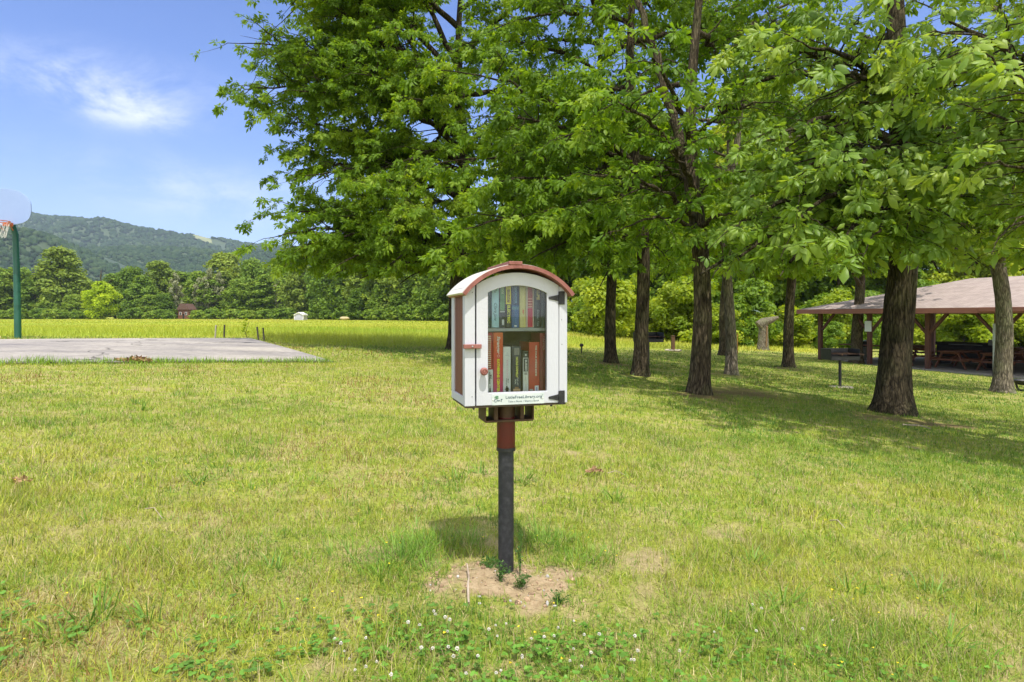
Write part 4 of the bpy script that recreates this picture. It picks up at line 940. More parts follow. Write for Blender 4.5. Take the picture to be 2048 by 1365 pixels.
def glassmat():
    m = bpy.data.materials.new('window_glass'); m.use_nodes = True; t = m.node_tree; t.nodes.clear()
    o = N(t, 'ShaderNodeOutputMaterial'); tr = N(t, 'ShaderNodeBsdfTransparent'); tr.inputs[0].default_value = (.93, .97, .97, 1)
    gl = N(t, 'ShaderNodeBsdfGlossy'); gl.inputs['Roughness'].default_value = .02; fr = N(t, 'ShaderNodeFresnel'); fr.inputs[0].default_value = 1.42
    ma = N(t, 'ShaderNodeMath', operation='MULTIPLY_ADD'); ma.inputs[1].default_value = 1.0; ma.inputs[2].default_value = .0
    t.links.new(fr.outputs[0], ma.inputs[0])
    ms = N(t, 'ShaderNodeMixShader'); t.links.new(ma.outputs[0], ms.inputs[0]); t.links.new(tr.outputs[0], ms.inputs[1]); t.links.new(gl.outputs[0], ms.inputs[2])
    # a thin film of dust in cloudy smears
    tc = N(t, 'ShaderNodeTexCoord'); nz = N(t, 'ShaderNodeTexNoise'); nz.inputs['Scale'].default_value = 14; nz.inputs['Detail'].default_value = 5
    t.links.new(tc.outputs['Object'], nz.inputs['Vector'])
    mr = N(t, 'ShaderNodeMapRange'); mr.inputs[1].default_value = .45; mr.inputs[2].default_value = .8; mr.inputs[3].default_value = .0; mr.inputs[4].default_value = .035; t.links.new(nz.outputs[0], mr.inputs[0])
    df = N(t, 'ShaderNodeBsdfDiffuse'); df.inputs[0].default_value = (.5, .55, .55, 1)
    m2 = N(t, 'ShaderNodeMixShader'); t.links.new(mr.outputs[0], m2.inputs[0]); t.links.new(ms.outputs[0], m2.inputs[1]); t.links.new(df.outputs[0], m2.inputs[2])
    t.links.new(m2.outputs[0], o.inputs['Surface'])
    return m
m_glass = glassmat()
def text_mesh(body, size, ext=.0006, bold=0.0, xs=1.0, shear=0.0):
    c = bpy.data.curves.new('t', 'FONT'); c.body = body; c.size = size; c.extrude = ext; c.offset = bold; c.align_x = 'CENTER'; c.align_y = 'CENTER'; c.shear = shear; c.resolution_u = 3
    o = bpy.data.objects.new('t', c); COL.objects.link(o); dg = bpy.context.evaluated_depsgraph_get(); dg.update()
    me = bpy.data.meshes.new_from_object(o.evaluated_get(dg)); bpy.data.objects.remove(o); bpy.data.curves.remove(c)
    if xs != 1.0:
        for v in me.vertices: v.co.x *= xs
    return me
def text_on(body, size, m, parent, x, y, z, vertical=False, name='lettering', fit=None, **kw):
    """upright lettering on a face looking along -y; vertical reads from top to bottom"""
    me = text_mesh(body, size, **kw); me.materials.clear(); me.materials.append(m); me.name = name
    if fit:
        xsv = [v.co.x for v in me.vertices]; wd = max(xsv)-min(xsv); s = fit/wd
        for v in me.vertices: v.co.x *= s
    o = obj(name, me, parent); o.location = (x, y, z); o.rotation_euler = (math.pi/2, math.pi/2 if vertical else 0, 0)
    return o

YF = -.125; YB = .155
lib = empty('book_exchange_box', LB0, PHI, 'white and red-brown book exchange box on a black post', 'library box')
gz0 = float(terr(POST[0], POST[1]))
# post, collar, bracket
MB().lathe([(.0315, -.12), (.0315, .60)], 32).build('post', m_post, lib, True)
zc0 = L(1011, 895, 0)[1]; zc1 = L(1011, 838, 0)[1]; zb = L(1030, 809, YF)[1]
MB().lathe([(.0375, zc0), (.0375, zc1+.01)], 32).build('collar', m_redpipe, lib, True)
MB().lathe([(.039, zc0-.012), (.039, zc0+.002)], 32).build('collar_ring', m_black, lib, True)
MB().lathe([(.036, zc1-.002), (.036, zb+.002)], 28).build('post_head', m_rust, lib, True)
br = MB(); bw = .102; zt = zb-.003; z0b = zc1-.004
br.box(-bw+.004, bw-.004, -.055, .055, z0b, z0b+.008); br.box(-bw, -bw+.006, -.055, .055, z0b+.004, zt); br.box(bw-.006, bw, -.055, .055, z0b+.004, zt)
br.box(-.062, -.046, -.05, .05, z0b+.008, zt); br.box(.046, .062, -.05, .05, z0b+.008, zt)
br.build('bracket', m_rust, lib, bevel=.0012)
# cabinet
xl = L(930, 810, YF)[0]; xr = L(1134, 808, YF)[0]; xm = (xl+xr)/2
dl = L(953, 700, YF)[0]; dr_ = L(1117.5, 700, YF)[0]
zs = L(1050, 573, YF)[1]           # where the arch springs
zdt = L(1032, 545.5, YF)[1]        # top of the door
def arch(x0, x1, z0, rise, n=24):
    c = (x1-x0)/2; R = (c*c+rise*rise)/(2*rise); cx = (x0+x1)/2; cz = z0+rise-R; a = math.asin(c/R)
    return [(cx+R*math.sin(t), cz+R*math.cos(t)) for t in np.linspace(-a, a, n)]
# roof arc measured on the front edge
YR = YF-.035
e1, e2, ap = L(926, 588, YR), L(1150, 587, YR), L(1032, 529, YR)
rz_ = (e1[1]+e2[1])/2; rrise = ap[1]-rz_
outer = arch(e1[0], e2[0], rz_, rrise, 33)
def inset(pts, d):
    p = np.array(pts); t = np.gradient(p, axis=0); t /= np.linalg.norm(t, axis=1)[:, None]; n = np.stack([t[:, 1], -t[:, 0]], 1)
    return [tuple(q) for q in p+n*d]
def vault(pts_out, pts_in, y0, y1):
    b = MB(); n = len(pts_out)
    vs = [(x, y0, z) for x, z in pts_out]+[(x, y0, z) for x, z in pts_in]+[(x, y1, z) for x, z in pts_out]+[(x, y1, z) for x, z in pts_in]
    fs = []
    for k in range(n-1):
        fs += [(k, k+1, n+k+1, n+k), (2*n+k, 3*n+k, 3*n+k+1, 2*n+k+1), (k, 2*n+k, 2*n+k+1, k+1), (n+k, n+k+1, 3*n+k+1, 3*n+k)]
    fs += [(0, n, 3*n, 2*n), (n-1, 2*n+n-1, 3*n+n-1, 2*n-1)]
    return b.add(vs, fs)
inn = inset(outer, .0135); inn = inn if inn[16][1] < outer[16][1] else inset(outer, -.0135)
sg = 1 if inset(outer, .01)[16][1] < outer[16][1] else -1
roof = vault(inset(outer, -sg*.0022), inset(outer, sg*.006), YR+.012, YB+.03).build('roof', m_white_roof, lib, True)
vault(outer, inset(outer, sg*.0145), YR, YR+.0118).build('roof_edge', m_redbrown, lib, True)
vault(inset(outer, sg*.0065), inset(outer, sg*.0145), YR+.0122, YB+.028).build('roof_lining', m_redbrown, lib, True)
ra, rb = L(1018, 527, YR), L(1045, 521.5, YR)
MB().box(ra[0], rb[0], YR-.002, YB+.03, outer[16][1]-.002, outer[16][1]+.0115).build('ridge_cap', m_redbrown, lib, bevel=.002)
# side frames: front post, rear post, bottom and top rails
cab = MB(); T_ = .019; ztop = zs-.006
for s, x0 in ((-1, xl), (1, xr-T_)):
    cab.box(x0, x0+T_, YF+.021, YF+.045, zb+.032, ztop); cab.box(x0, x0+T_, YB-.052, YB, zb+.032, ztop); cab.box(x0, x0+T_, YF+.021, YB, zb, zb+.031)
    cab.box(x0, x0+T_, YF+.0455, YB-.0525, ztop-.02, ztop)
cab.box(xl+T_+.0005, xr-T_-.0005, YF+.021, YB-.001, zb+.001, zb+.014)
cab.build('cabinet_frame', m_white, lib, bevel=.0012)
MB().prism_y([(xl-.0008, zb-.001), (dl-.0058, zb-.001), (dl-.0058, L(952, 569, YF)[1]), (xl-.0008, L(931, 583, YF)[1])], YF, YF+.0205).build('face_stile', m_white, lib, bevel=.0012)
MB().prism_y([(dr_+.0022, zb-.001), (xr+.0008, zb-.001), (xr+.0008, L(1134, 580, YF)[1]), (dr_+.0022, L(1118, 573, YF)[1])], YF, YF+.0205).build('face_stile', m_white, lib, bevel=.0012)
bp_ = [(xl+T_+.001, zb+.015), (xr-T_-.001, zb+.015)]+[(x, z) for x, z in reversed(arch(xl+T_+.001, xr-T_-.001, zs-.01, .055, 15))]
MB().prism_y(bp_, YB-.014, YB-.002).build('back_panel', m_inner, lib)
gp = MB(); gp.prism_y([(dl-.004, zs-.03), (dl-.004, zs+.0), (dr_+.004, zs+.0), (dr_+.004, zs-.03)], YF+.05, YF+.056)
for x0 in (xl+.006, xr-.013):
    MB().box(x0, x0+.007, YF+.0455, YB-.0525, zb+.0315, ztop-.0205).build('side_panel', m_panel, lib)
shl = L(1035, 663, YF+.045)[1]; sht = L(1035, 656.5, YF+.045)[1]
MB().box(xl+T_+.001, xr-T_-.001, YF+.045, YB-.015, shl, sht).build('shelf', m_grey, lib, bevel=.001)
# door
zd0 = zb
do_s = zs-.001
def outline(x0, x1, z0, zspr, rise, ns=5, na=25, nb=5):
    p = [(x0, z0+(zspr-z0)*t) for t in np.linspace(0, 1, ns)[:-1]]+arch(x0, x1, zspr, rise, na)+[(x1, zspr+(z0-zspr)*t) for t in np.linspace(0, 1, ns)[1:]]+[(x1+(x0-x1)*t, z0) for t in np.linspace(0, 1, nb)[1:-1]]
    return p
ox0, oz0 = L(976, 786.5, YF); ox1, _ = L(1094, 786.5, YF); ozs = L(1030, 586, YF)[1]; ozt = L(1034, 571.5, YF)[1]
zsp = L(953, 569, YF)[1]
Oo = outline(dl, dr_, zd0, zsp, zdt-zsp); Oi = outline(ox0, ox1, oz0, ozs, ozt-ozs)
def ringprism(o, i, y0, y1):
    b = MB(); n = len(o)
    vs = [(x, y0, z) for x, z in o]+[(x, y0, z) for x, z in i]+[(x, y1, z) for x, z in o]+[(x, y1, z) for x, z in i]
    fs = []
    for k in range(n):
        j = (k+1) % n
        fs += [(k, j, n+j, n+k), (2*n+k, 3*n+k, 3*n+j, 2*n+j), (k, 2*n+k, 2*n+j, j), (n+k, n+j, 3*n+j, 3*n+k)]
    return b.add(vs, fs)
door = ringprism(Oo, Oi, YF, YF+.020).build('door', m_white, lib, bevel=.0012)
MB().prism_y([(x, z) for x, z in inset(Oi, 0)], YF+.011, YF+.0135).build('window_pane', m_glass, door)
kx, kz = L(967, 743, YF-.012)
knob = MB().lathe([(.0, -.031), (.004, -.031), (.0055, -.0285), (.0075, -.0285), (.009, -.031), (.0128, -.029), (.0152, -.024), (.0148, -.018), (.010, -.012), (.0075, -.006), (.009, -.0005)], 24, (kx, YF, kz), 'y').build('knob', m_redbrown, door, True)
# sign plate with lettering
sx0, sz1 = L(984, 789.2, YF-.002); sx1, sz0 = L(1088.5, 807, YF-.002)
plate = MB().box(sx0, sx1, YF-.0022, YF-.0002, sz0, sz1).build('sign_plate', m_plate, door, bevel=.0006)
ph = sz1-sz0; pw = sx1-sx0
text_on('LittleFreeLibrary.org', .0155, m_ink, plate, sx0+pw*.605, YF-.0024, sz0+ph*.66, fit=pw*.70, ext=.0003, bold=.0002)
text_on('®', .005, m_ink, plate, sx0+pw*.968, YF-.0024, sz0+ph*.80, ext=.0003)
text_on('Take a Book • Share a Book', .0098, m_ink, plate, sx0+pw*.60, YF-.0024, sz0+ph*.28, fit=pw*.60, ext=.0003)
# the little tree-and-readers emblem
em = MB(); ex, ez = sx0+pw*.115, sz0+ph*.62
for k in range(9):
    a = k*.7; rx = .0045+.002*math.sin(k*2.1); cx0, cz0 = ex-.006+.008*math.cos(a)*(k % 3)/2.2, ez+.004+.004*math.sin(a)
    em.prism_y([(cx0+rx*.8*math.cos(t), cz0+rx*.45*math.sin(t)) for t in np.linspace(0, 6.28, 8)[:-1]], YF-.0027-.0001*k, YF-.0021)
em.build('emblem_leaves', m_ink_green, plate)
em = MB()
for (a, b_) in (((-.016, -.012), (-.012, -.003)), ((-.012, -.003), (-.004, -.001)), ((-.013, -.014), (-.006, -.012)), ((-.002, -.012), (.004, -.008)), ((.004, -.008), (.009, -.011)), ((.013, -.014), (.013, -.003)), ((.010, -.005), (.017, -.004)), ((-.006, -.006), (.002, -.010))):
    em.bar((ex+a[0], YF-.0026, ez+a[1]), (ex+b_[0], YF-.0026, ez+b_[1]), .001, .0022)
em.build('emblem_figures', m_ink, plate)
sc = MB()
for fx in (.022, .965): sc.lathe([(.0022, -.0042), (.0026, -.003), (.0026, -.0018)], 10, (sx0+pw*fx, YF, sz0+ph*.5), 'y')
sc.build('plate_screw', m_white_roof, plate, True)
# strap hinges
for hy in (596.5, 795):
    h = MB(); a = L(1118, hy, YF); tip = L(1098, hy, YF); p0 = L(1119, hy-13.5, YF); p1 = L(1129, hy+13, YF)
    y0, y1 = YF-.0032, YF-.0006
    h.prism_y([(tip[0], a[1]+.0045), (tip[0]-.003, a[1]), (tip[0], a[1]-.0045), (a[0]-.003, a[1]-.0125), (a[0]-.003, a[1]+.0125)], y0, y1)
    h.prism_y([(p0[0]+.001, p1[1]), (p1[0], p1[1]), (p1[0], p0[1]), (p0[0]+.001, p0[1])], y0-.0003, y1)
    h.lathe([(.0032, -.0255), (.0032, .0255)], 12, (a[0]-.0005, YF-.0035, a[1]))
    for (qx, qz) in ((tip[0]+.004, a[1]), (a[0]-.012, a[1]+.005), (a[0]-.012, a[1]-.005), ((p0[0]+p1[0])/2+.001, a[1]+.018), ((p0[0]+p1[0])/2+.002, a[1]-.018), ((p0[0]+p1[0])/2+.002, a[1])):
        h.lathe([(.0017, y0-.0016), (.0024, y0-.0006), (.0024, y0+.001)], 8, (qx, 0, qz), 'y')
    h.build('hinge', m_black, door, bevel=.0004, seg=1)
# turn latch across frame and door
la, lb_ = L(927, 689.5, YF-.012), L(963, 697.5, YF-.012)
lat = MB().box(la[0], lb_[0], YF-.017, YF-.0005, lb_[1], la[1]).build('latch', m_redbrown, lib, bevel=.0016)
lx_, lz_ = L(945, 693.5, YF-.017)
MB().lathe([(.0022, YF-.0195), (.003, YF-.0185), (.003, YF-.0165)], 10, (lx_, 0, lz_), 'y').build('latch_screw', m_grey, lat, True)
for (px, py) in ((945, 585), (944, 794), (1124, 689), (1123, 640)):
    a = L(px, py, YF); MB().lathe([(.0012, YF-.0016), (.0017, YF-.0006), (.0017, YF+.001)], 8, (a[0], 0, a[1]), 'y').build('screw', m_screw, lib, True)
MB().box(xl+.004, xr-.004, YF+.004, YB-.004, zb-.009, zb-.0015).build('base_board', m_inner, lib)
for px in (949, 1105): a = L(px, 812, YF); MB().box(a[0]-.0035, a[0]+.0035, YF+.012, YF+.02, zb-.016, zb-.0085).build('drain_peg', m_black, lib)

# ---- books: every one a thing of its own
bookmats = {}
def bm_(c, c2=None):
    k = (c, c2)
    if k not in bookmats:
        c = tuple(min(.8, v*1.5) for v in c); c2 = c2 and tuple(min(.8, v*1.5) for v in c2)
    if k not in bookmats: bookmats[k] = mat('book_cover', c, c2 or tuple(v*1.15 for v in c), rough=.45, scale=25, spec=.4)
    return bookmats[k]
m_pages = mat('book_pages', (.55, .50, .38), (.66, .61, .48), rough=.9, scale=200, stretch=(1, .05, .05))
def gradient_cover():
    m = mat('orange_to_pink_cover', (.75, .16, .02), rough=.4); t = m.node_tree; tc = N(t, 'ShaderNodeTexCoord'); sx = N(t, 'ShaderNodeSeparateXYZ'); rp = N(t, 'ShaderNodeValToRGB')
    mr = N(t, 'ShaderNodeMapRange'); mr.inputs[1].default_value = 0; mr.inputs[2].default_value = .24
    e = rp.color_ramp.elements; e[0].color = (.60, .03, .20, 1); e[1].color = (.80, .15, .02, 1); k = e.new(.5); k.color = (.75, .07, .07, 1)
    t.links.new(tc.outputs['Object'], sx.inputs[0]); t.links.new(sx.outputs['Z'], mr.inputs[0]); t.links.new(mr.outputs[0], rp.inputs[0]); t.links.new(rp.outputs[0], t.nodes['Principled BSDF'].inputs['Base Color'])
    return m
def book(px0, px1, pytop, pybot, yb, dep, m, label, group, tilt=0.0, h=None):
    x0, zt = L(px0, pytop, yb); x1, z0 = L(px1, pybot, yb)
    wd = x1-x0; hh = h or zt-z0; xc = (x0+x1)/2
    loc = LB0+u_*xc+w_*yb+np.array((0, 0, z0))
    o = empty('book', loc, PHI, label, 'book', group); o.rotation_euler = (0, tilt, PHI)
    b = MB(); hw = wd/2-.0004; t = .0016; n = 7
    # rounded spine
    prof = [(-hw+(2*hw)*k/(n-1), -.003*math.cos((k/(n-1)-.5)*math.pi)) for k in range(n)]
    poly = prof+[(hw, dep), (hw-t, dep), (hw-t, .002), (-hw+t, .002), (-hw+t, dep), (-hw, dep)]
    vs = [(x, y, 0) for x, y in poly]+[(x, y, hh) for x, y in poly]; k = len(poly)
    fs = [(i, (i+1) % k, k+(i+1) % k, k+i) for i in range(k)]
    cap = [(6, 7, 8, 9), (0, 10, 11, 12), tuple([0, 1, 2, 3, 4, 5, 6, 9, 10])]
    fs += [c[::-1] for c in cap]+[tuple(v+k for v in c) for c in cap]
    b.add(vs, fs).build('cover', m, o)
    MB().box(-hw+t+.0002, hw-t-.0002, .0022, dep-.003, .003, hh-.004).build('pages', m_pages, o)
    return o, wd, hh
def sp(o, txt, size, col, zc, fit=None, x=0.0, **kw): return text_on(txt, size, bm_(col), o, x, -.0036, zc, True, fit=fit, ext=.0003, **kw)
def patch(o, wd, z0, z1, col, name='spine_panel', fw=.92, x=0.0, d=0.0):
    hw = wd*fw/2-.0006; n = 7
    pts = [(x-hw+2*hw*k/(n-1), -.0031*math.cos(((x+(-hw+2*hw*k/(n-1)))/wd)*math.pi)-.0004-d) for k in range(n)]
    b = MB(); vs = [(a, y, z0) for a, y in pts]+[(a, y, z1) for a, y in pts]+[(a, .0006, z0) for a, y in pts]+[(a, .0006, z1) for a, y in pts]
    fs = [(k, k+1, n+k+1, n+k) for k in range(n-1)]+[(2*n+k, 3*n+k, 3*n+k+1, 2*n+k+1) for k in range(n-1)]+[(k, 2*n+k, 2*n+k+1, k+1) for k in range(n-1)]+[(n+k, n+k+1, 3*n+k+1, 3*n+k) for k in range(n-1)]+[(0, n, 3*n, 2*n), (n-1, 3*n-1, 4*n-1, 2*n-1)]
    return b.add(vs, fs).build(name, bm_(col), o)
GL_, GU_ = 'books standing on the lower level', 'books standing on the upper shelf'
zxl = lambda v: 940+v*.1318
zyl = lambda v: 650+v*.1318
YL, YU = YF+.05, YF+.055; BOT = 787
WH, BLK, YL_ = (.72, .71, .70), (.012, .012, .016), (.72, .55, .05)
o, wd, hh = book(zxl(262), zxl(352), zyl(118), BOT, YL+.014, .11, bm_((.36, .03, .035)), 'tall red book with a ladder of cream bars down its spine', GL_)
for k in range(17): patch(o, wd, hh*(.42+.032*k), hh*(.42+.032*k)+.0032, (.66, .55, .40), 'spine_bar', .55, -wd*.14)
o, wd, hh = book(zxl(262), zxl(350), zyl(682), BOT, YL-.006, .018, bm_((.74, .73, .70)), 'short white paperback with black capitals, before the red book', GL_)
sp(o, 'BILLY', .0068, BLK, hh*.70, x=.002, bold=.0003); sp(o, 'STRAIGHT', .0060, BLK, hh*.64, x=-.003, bold=.0003, fit=hh*.5)
patch(o, wd, hh*.03, hh*.22, BLK, 'figure_mark', .32, -.0012); patch(o, wd, hh*.20, hh*.30, BLK, 'figure_mark', .14, -.001)
o, wd, hh = book(zxl(356), zxl(500), zyl(118), BOT, YL, .13, gradient_cover(), 'tall orange to magenta hardback with yellow capitals on its spine', GL_)
sp(o, 'Stranger', .017, (.80, .62, .50), hh*.80, fit=hh*.30, shear=.3, bold=.0004); sp(o, 'KATHERINE CENTER', .0135, (.90, .52, .02), hh*.30, fit=hh*.54, bold=.0008, x=-.001)
MB().tube([(.0045*math.cos(t), -.0038, hh*.615+.0045*math.sin(t)) for t in np.linspace(0, 6.28, 13)[:-1]], .0008, 5, close=True).build('ring_mark', bm_((.75, .5, .5)), o)
o, wd, hh = book(zxl(503), zxl(618), zyl(335), BOT, YL, .12, bm_((.72, .71, .76)), 'white paperback with pink capitals and a black figure at its spine foot', GL_)
sp(o, 'KING COUNTY', .0095, (.62, .32, .42), hh*.52, fit=hh*.40); sp(o, 'BILLY', .007, BLK, hh*.27, x=.004); sp(o, 'STRAIGHT', .007, BLK, hh*.25, x=-.003, fit=hh*.15)
patch(o, wd, hh*.02, hh*.13, BLK, 'figure_mark', .42); patch(o, wd, hh*.12, hh*.165, BLK, 'figure_mark', .2, -.001); patch(o, wd, hh*.085, hh*.10, BLK, 'figure_mark', .66, 0, .0002)
patch(o, wd, hh*.80, hh*.83, (.45, .45, .48), 'crest_mark', .5); patch(o, wd, hh*.84, hh*.88, (.45, .45, .48), 'crest_mark', .16)
o, wd, hh = book(zxl(640), zxl(775), zyl(330), BOT, YL+.004, .12, bm_((.030, .033, .048)), 'dark navy book with yellow capitals and a tan picture at its foot', GL_)
sp(o, 'NICOLE KRAUSS'.replace('KRAUSS', 'CONNELLY'), .012, (.62, .52, .10), hh*.56, fit=hh*.44, bold=.0005); sp(o, 'THE LAST', .008, (.62, .58, .5), hh*.255, fit=hh*.17, x=.003); sp(o, 'TRIAL', .008, (.62, .58, .5), hh*.255, fit=hh*.12, x=-.006)
patch(o, wd, hh*.01, hh*.10, (.42, .27, .14), 'spine_picture', .8); patch(o, wd, hh*.10, hh*.14, (.24, .12, .05), 'spine_picture', .45); patch(o, wd, hh*.82, hh*.97, (.16, .15, .14), 'spine_picture', .6)
o, wd, hh = book(zxl(800), zxl(888), zyl(402), BOT, YL+.004, .11, bm_((.03, .032, .035)), 'short black and cream paperback with a framed black title panel', GL_)
patch(o, wd, 0.001, hh*.845, (.60, .57, .50), 'spine_panel', .98); patch(o, wd, hh*.52, hh*.83, (.02, .022, .025), 'title_panel', .80, 0, .0004)
sp(o, 'BURIED', .010, (.60, .58, .54), hh*.67, fit=hh*.26, bold=.0004).location.y = -.0042; sp(o, 'STEPHEN HALL'.replace('STEPHEN HALL', 'a novel of the north'), .007, (.35, .33, .32), hh*.25, fit=hh*.34).location.y = -.0042
patch(o, wd, hh*.44, hh*.50, (.25, .24, .22), 'spine_mark', .55, 0, .0004); patch(o, wd, hh*.89, hh*.93, (.6, .6, .58), 'spine_mark', .28)
o, wd, hh = book(zxl(893), zxl(1056), zyl(265), BOT, YL, .13, bm_((.33, .032, .018), (.40, .045, .024)), 'thick red-orange hardback with thin white capitals and a white library sticker', GL_)
sp(o, 'THE FOUR POPES SHINE'.replace('POPES SHINE', 'WINDS SHINE'), .008, (.80, .55, .45), hh*.64, fit=hh*.60, x=.006, bold=.0003); patch(o, wd, hh*.0+.002, hh*.155, (.66, .66, .74), 'library_sticker', .42, wd*.22, .0002)
patch(o, wd, hh*.03, hh*.125, (.10, .12, .34), 'sticker_mark', .10, wd*.20, .0006); patch(o, wd, hh*.0+.002, hh*.09, (.30, .30, .26), 'spine_mark', .34, -wd*.28)
o, wd, hh = book(zxl(1060), zxl(1172), zyl(128), BOT, YL+.01, .12, bm_((.20, .020, .035), (.26, .028, .045)), 'tall dark crimson book with spaced pale capitals, last on the lower level', GL_)
sp(o, 'TAPPER', .013, (.42, .22, .24), hh*.84, fit=hh*.24)
for k in range(20): patch(o, wd, hh*(.06+.032*k), hh*(.06+.032*k)+.0012, (.13, .012, .03), 'spine_rule', .8)
zxu = lambda v: 960+v*.1026
BU = 655.5; TU = 566
def ubook(a, b_, top, m, label, dep=.12, dy=0.0): return book(zxu(a), zxu(b_), top, BU, YU+dy, dep, m, label, GU_)
o, wd, hh = ubook(140, 224, 569, bm_((.02, .055, .06)), 'dark teal book at the left end of the upper shelf', .11, .012)
o, wd, hh = ubook(228, 370, 568, bm_((.30, .46, .52)), 'pale sky blue book with dark handwriting on its spine')
sp(o, 'Clara', .016, (.05, .10, .13), hh*.46, fit=hh*.22, shear=.4); sp(o, 'Jane', .016, (.05, .10, .13), hh*.24, fit=hh*.17, shear=.4); sp(o, 'Mis', .016, (.06, .12, .14), hh*.86, fit=hh*.12, shear=.4)
o, wd, hh = ubook(376, 494, 566, bm_((.035, .042, .05)), 'charcoal book with a mossy green upper spine panel')
patch(o, wd, hh*.38, hh*.98, (.10, .20, .10), 'spine_panel', .8); sp(o, 'BRIDGE', .012, (.45, .5, .3), hh*.85, fit=hh*.2); patch(o, wd, hh*.06, hh*.18, (.45, .45, .48), 'spine_mark', .42, .002); patch(o, wd, hh*.34, hh*.37, (.4, .42, .42), 'spine_mark', .8)
o, wd, hh = ubook(498, 610, 566, bm_((.020, .022, .026)), 'black and yellow book with stencil-like yellow capitals')
patch(o, wd, hh*.52, hh*.995, (.55, .45, .035), 'spine_panel', .94); patch(o, wd, hh*.56, hh*.85, (.16, .10, .03), 'title_panel', .5, 0, .0004); sp(o, 'HOLIDAY', .010, (.5, .42, .1), hh*.70, fit=hh*.25).location.y = -.0042; sp(o, 'JAMES PAT'.replace('JAMES PAT', 'ELECTRIC'), .015, (.70, .58, .06), hh*.30, fit=hh*.40, bold=.0007)
o, wd, hh = ubook(616, 762, 566, bm_((.022, .075, .20), (.03, .09, .24)), 'blue book with a white mark at the foot of its spine')
patch(o, wd, hh*.50, hh*.98, (.03, .06, .12), 'spine_panel', .9); sp(o, 'WONDER', .013, (.16, .30, .42), hh*.72, fit=hh*.36); sp(o, 'LOST BAY', .011, (.06, .18, .40), hh*.24, fit=hh*.3); patch(o, wd, hh*.02, hh*.05, (.7, .75, .8), 'spine_mark', .34); patch(o, wd, hh*.40, hh*.47, (.07, .17, .24), 'spine_panel', .94, 0, .0003)
o, wd, hh = ubook(772, 892, 566, bm_((.46, .40, .17)), 'plain straw yellow book with one small red mark on its spine')
patch(o, wd, hh*.32, hh*.40, (.45, .08, .03), 'spine_mark', .22, .001); patch(o, wd, hh*.29, hh*.33, (.45, .08, .03), 'spine_mark', .12, .002)
o, wd, hh = ubook(898, 1052, 567, bm_((.40, .33, .27)), 'red spined book with cream edges and pale bands across the middle')
patch(o, wd, .002, hh*.44, (.36, .018, .055), 'spine_panel', .66); patch(o, wd, hh*.45, hh*.99, (.24, .035, .035), 'spine_panel', .66)
for k in (.47, .52, .58, .64): patch(o, wd, hh*k, hh*k+.003, (.55, .30, .22), 'spine_band', .58, 0, .0005)
o, wd, hh = ubook(1058, 1192, 568, bm_((.022, .030, .036)), 'black book with gold capitals near its top and white script below')
sp(o, 'ECLIPSE', .015, (.50, .40, .10), hh*.76, fit=hh*.25, bold=.0006); sp(o, 'Daniel Fox', .012, (.28, .32, .34), hh*.22, fit=hh*.38, shear=.2)
o, wd, hh = ubook(1196, 1330, 571, bm_((.020, .045, .05)), 'dark green-black book at the right end of the upper shelf', .12, .004)
sp(o, 'HARROW', .010, (.10, .13, .13), hh*.5, fit=hh*.4)

# ------------------------------------------------------------------ basketball hoop
m_gpole = mat('green_pole_paint', (.012, .085, .055), (.02, .11, .07), rough=.4, spec=.5, scale=4)
m_board = mat('pale_blue_board', (.27, .37, .60), (.29, .39, .62), rough=.35, spec=.4, scale=2)
m_orange = mat('orange_rim_paint', (.50, .13, .045), (.40, .11, .05), rough=.5, scale=30)
m_net = mat('white_net_cord', (.62, .60, .55), rough=.8)
g = G(36, 677); hp = empty('basketball_hoop', g, 0, 'basketball hoop with a green pole and pale blue fan backboard behind the court', 'basketball hoop')
Dh = g[1]; sc_ = Dh/F
def hl(px, py, dy=0.0):
    p = P(px, py, Dh+dy)-g; return p
top_ = hl(12, 438); top_[1] = .02
MB().tube([(0, 0, -.2), (-.03, 0, (677-560)*sc_), (-.07, 0, hl(30, 470)[2]), (-.12, -.05, hl(27, 448)[2]), (-.26, -.22, hl(10, 425)[2]), (-.30, -.38, hl(10, 415)[2])], [.085, .082, .075, .07, .06, .055], 20).build('pole', m_gpole, hp, True)
yb_ = -.48
cxb = hl(8, 440, yb_)[0]; hw = hl(62, 440, yb_)[0]-cxb; zbt = hl(8, 451, yb_)[2]; zcr = hl(62, 423, yb_)[2]
pl = [(cxb, zbt-.02)]
for (a, b_) in ((20, 450.5), (34, 449), (46, 446.5), (54, 442), (58.5, 437), (61, 430)): v = hl(a, b_, yb_); pl.append((v[0], v[2]))
zt_ = zcr+.62
right = pl[1:]+[(cxb+hw, zcr)]+[(cxb+hw*math.cos(t), zcr+.12+.5*math.sin(t)) for t in np.linspace(.15, math.pi/2, 9)]
poly = right+[(2*cxb-x, z) for x, z in reversed(right[:-1])]
MB().prism_y(poly, yb_, yb_+.035).build('backboard', m_board, hp, bevel=.006)
rc = hl(-1, 443, yb_-.35); rR = .24
MB().tube([(rc[0]+rR*math.cos(t), yb_-.36+rR*math.sin(t), rc[2]) for t in np.linspace(0, 2*math.pi, 29)[:-1]], .011, 8, close=True).build('rim', m_orange, hp, True)
MB().box(rc[0]-.09, rc[0]+.09, yb_-.14, yb_-.001, rc[2]-.09, rc[2]+.005).bar((rc[0]-.12, yb_-.05, rc[2]-.2), (rc[0]-.2, yb_-.3, rc[2]-.01), .02, .02).bar((rc[0]+.12, yb_-.05, rc[2]-.2), (rc[0]+.2, yb_-.3, rc[2]-.01), .02, .02).build('rim_bracket', m_orange, hp)
net = MB(); nN = 12
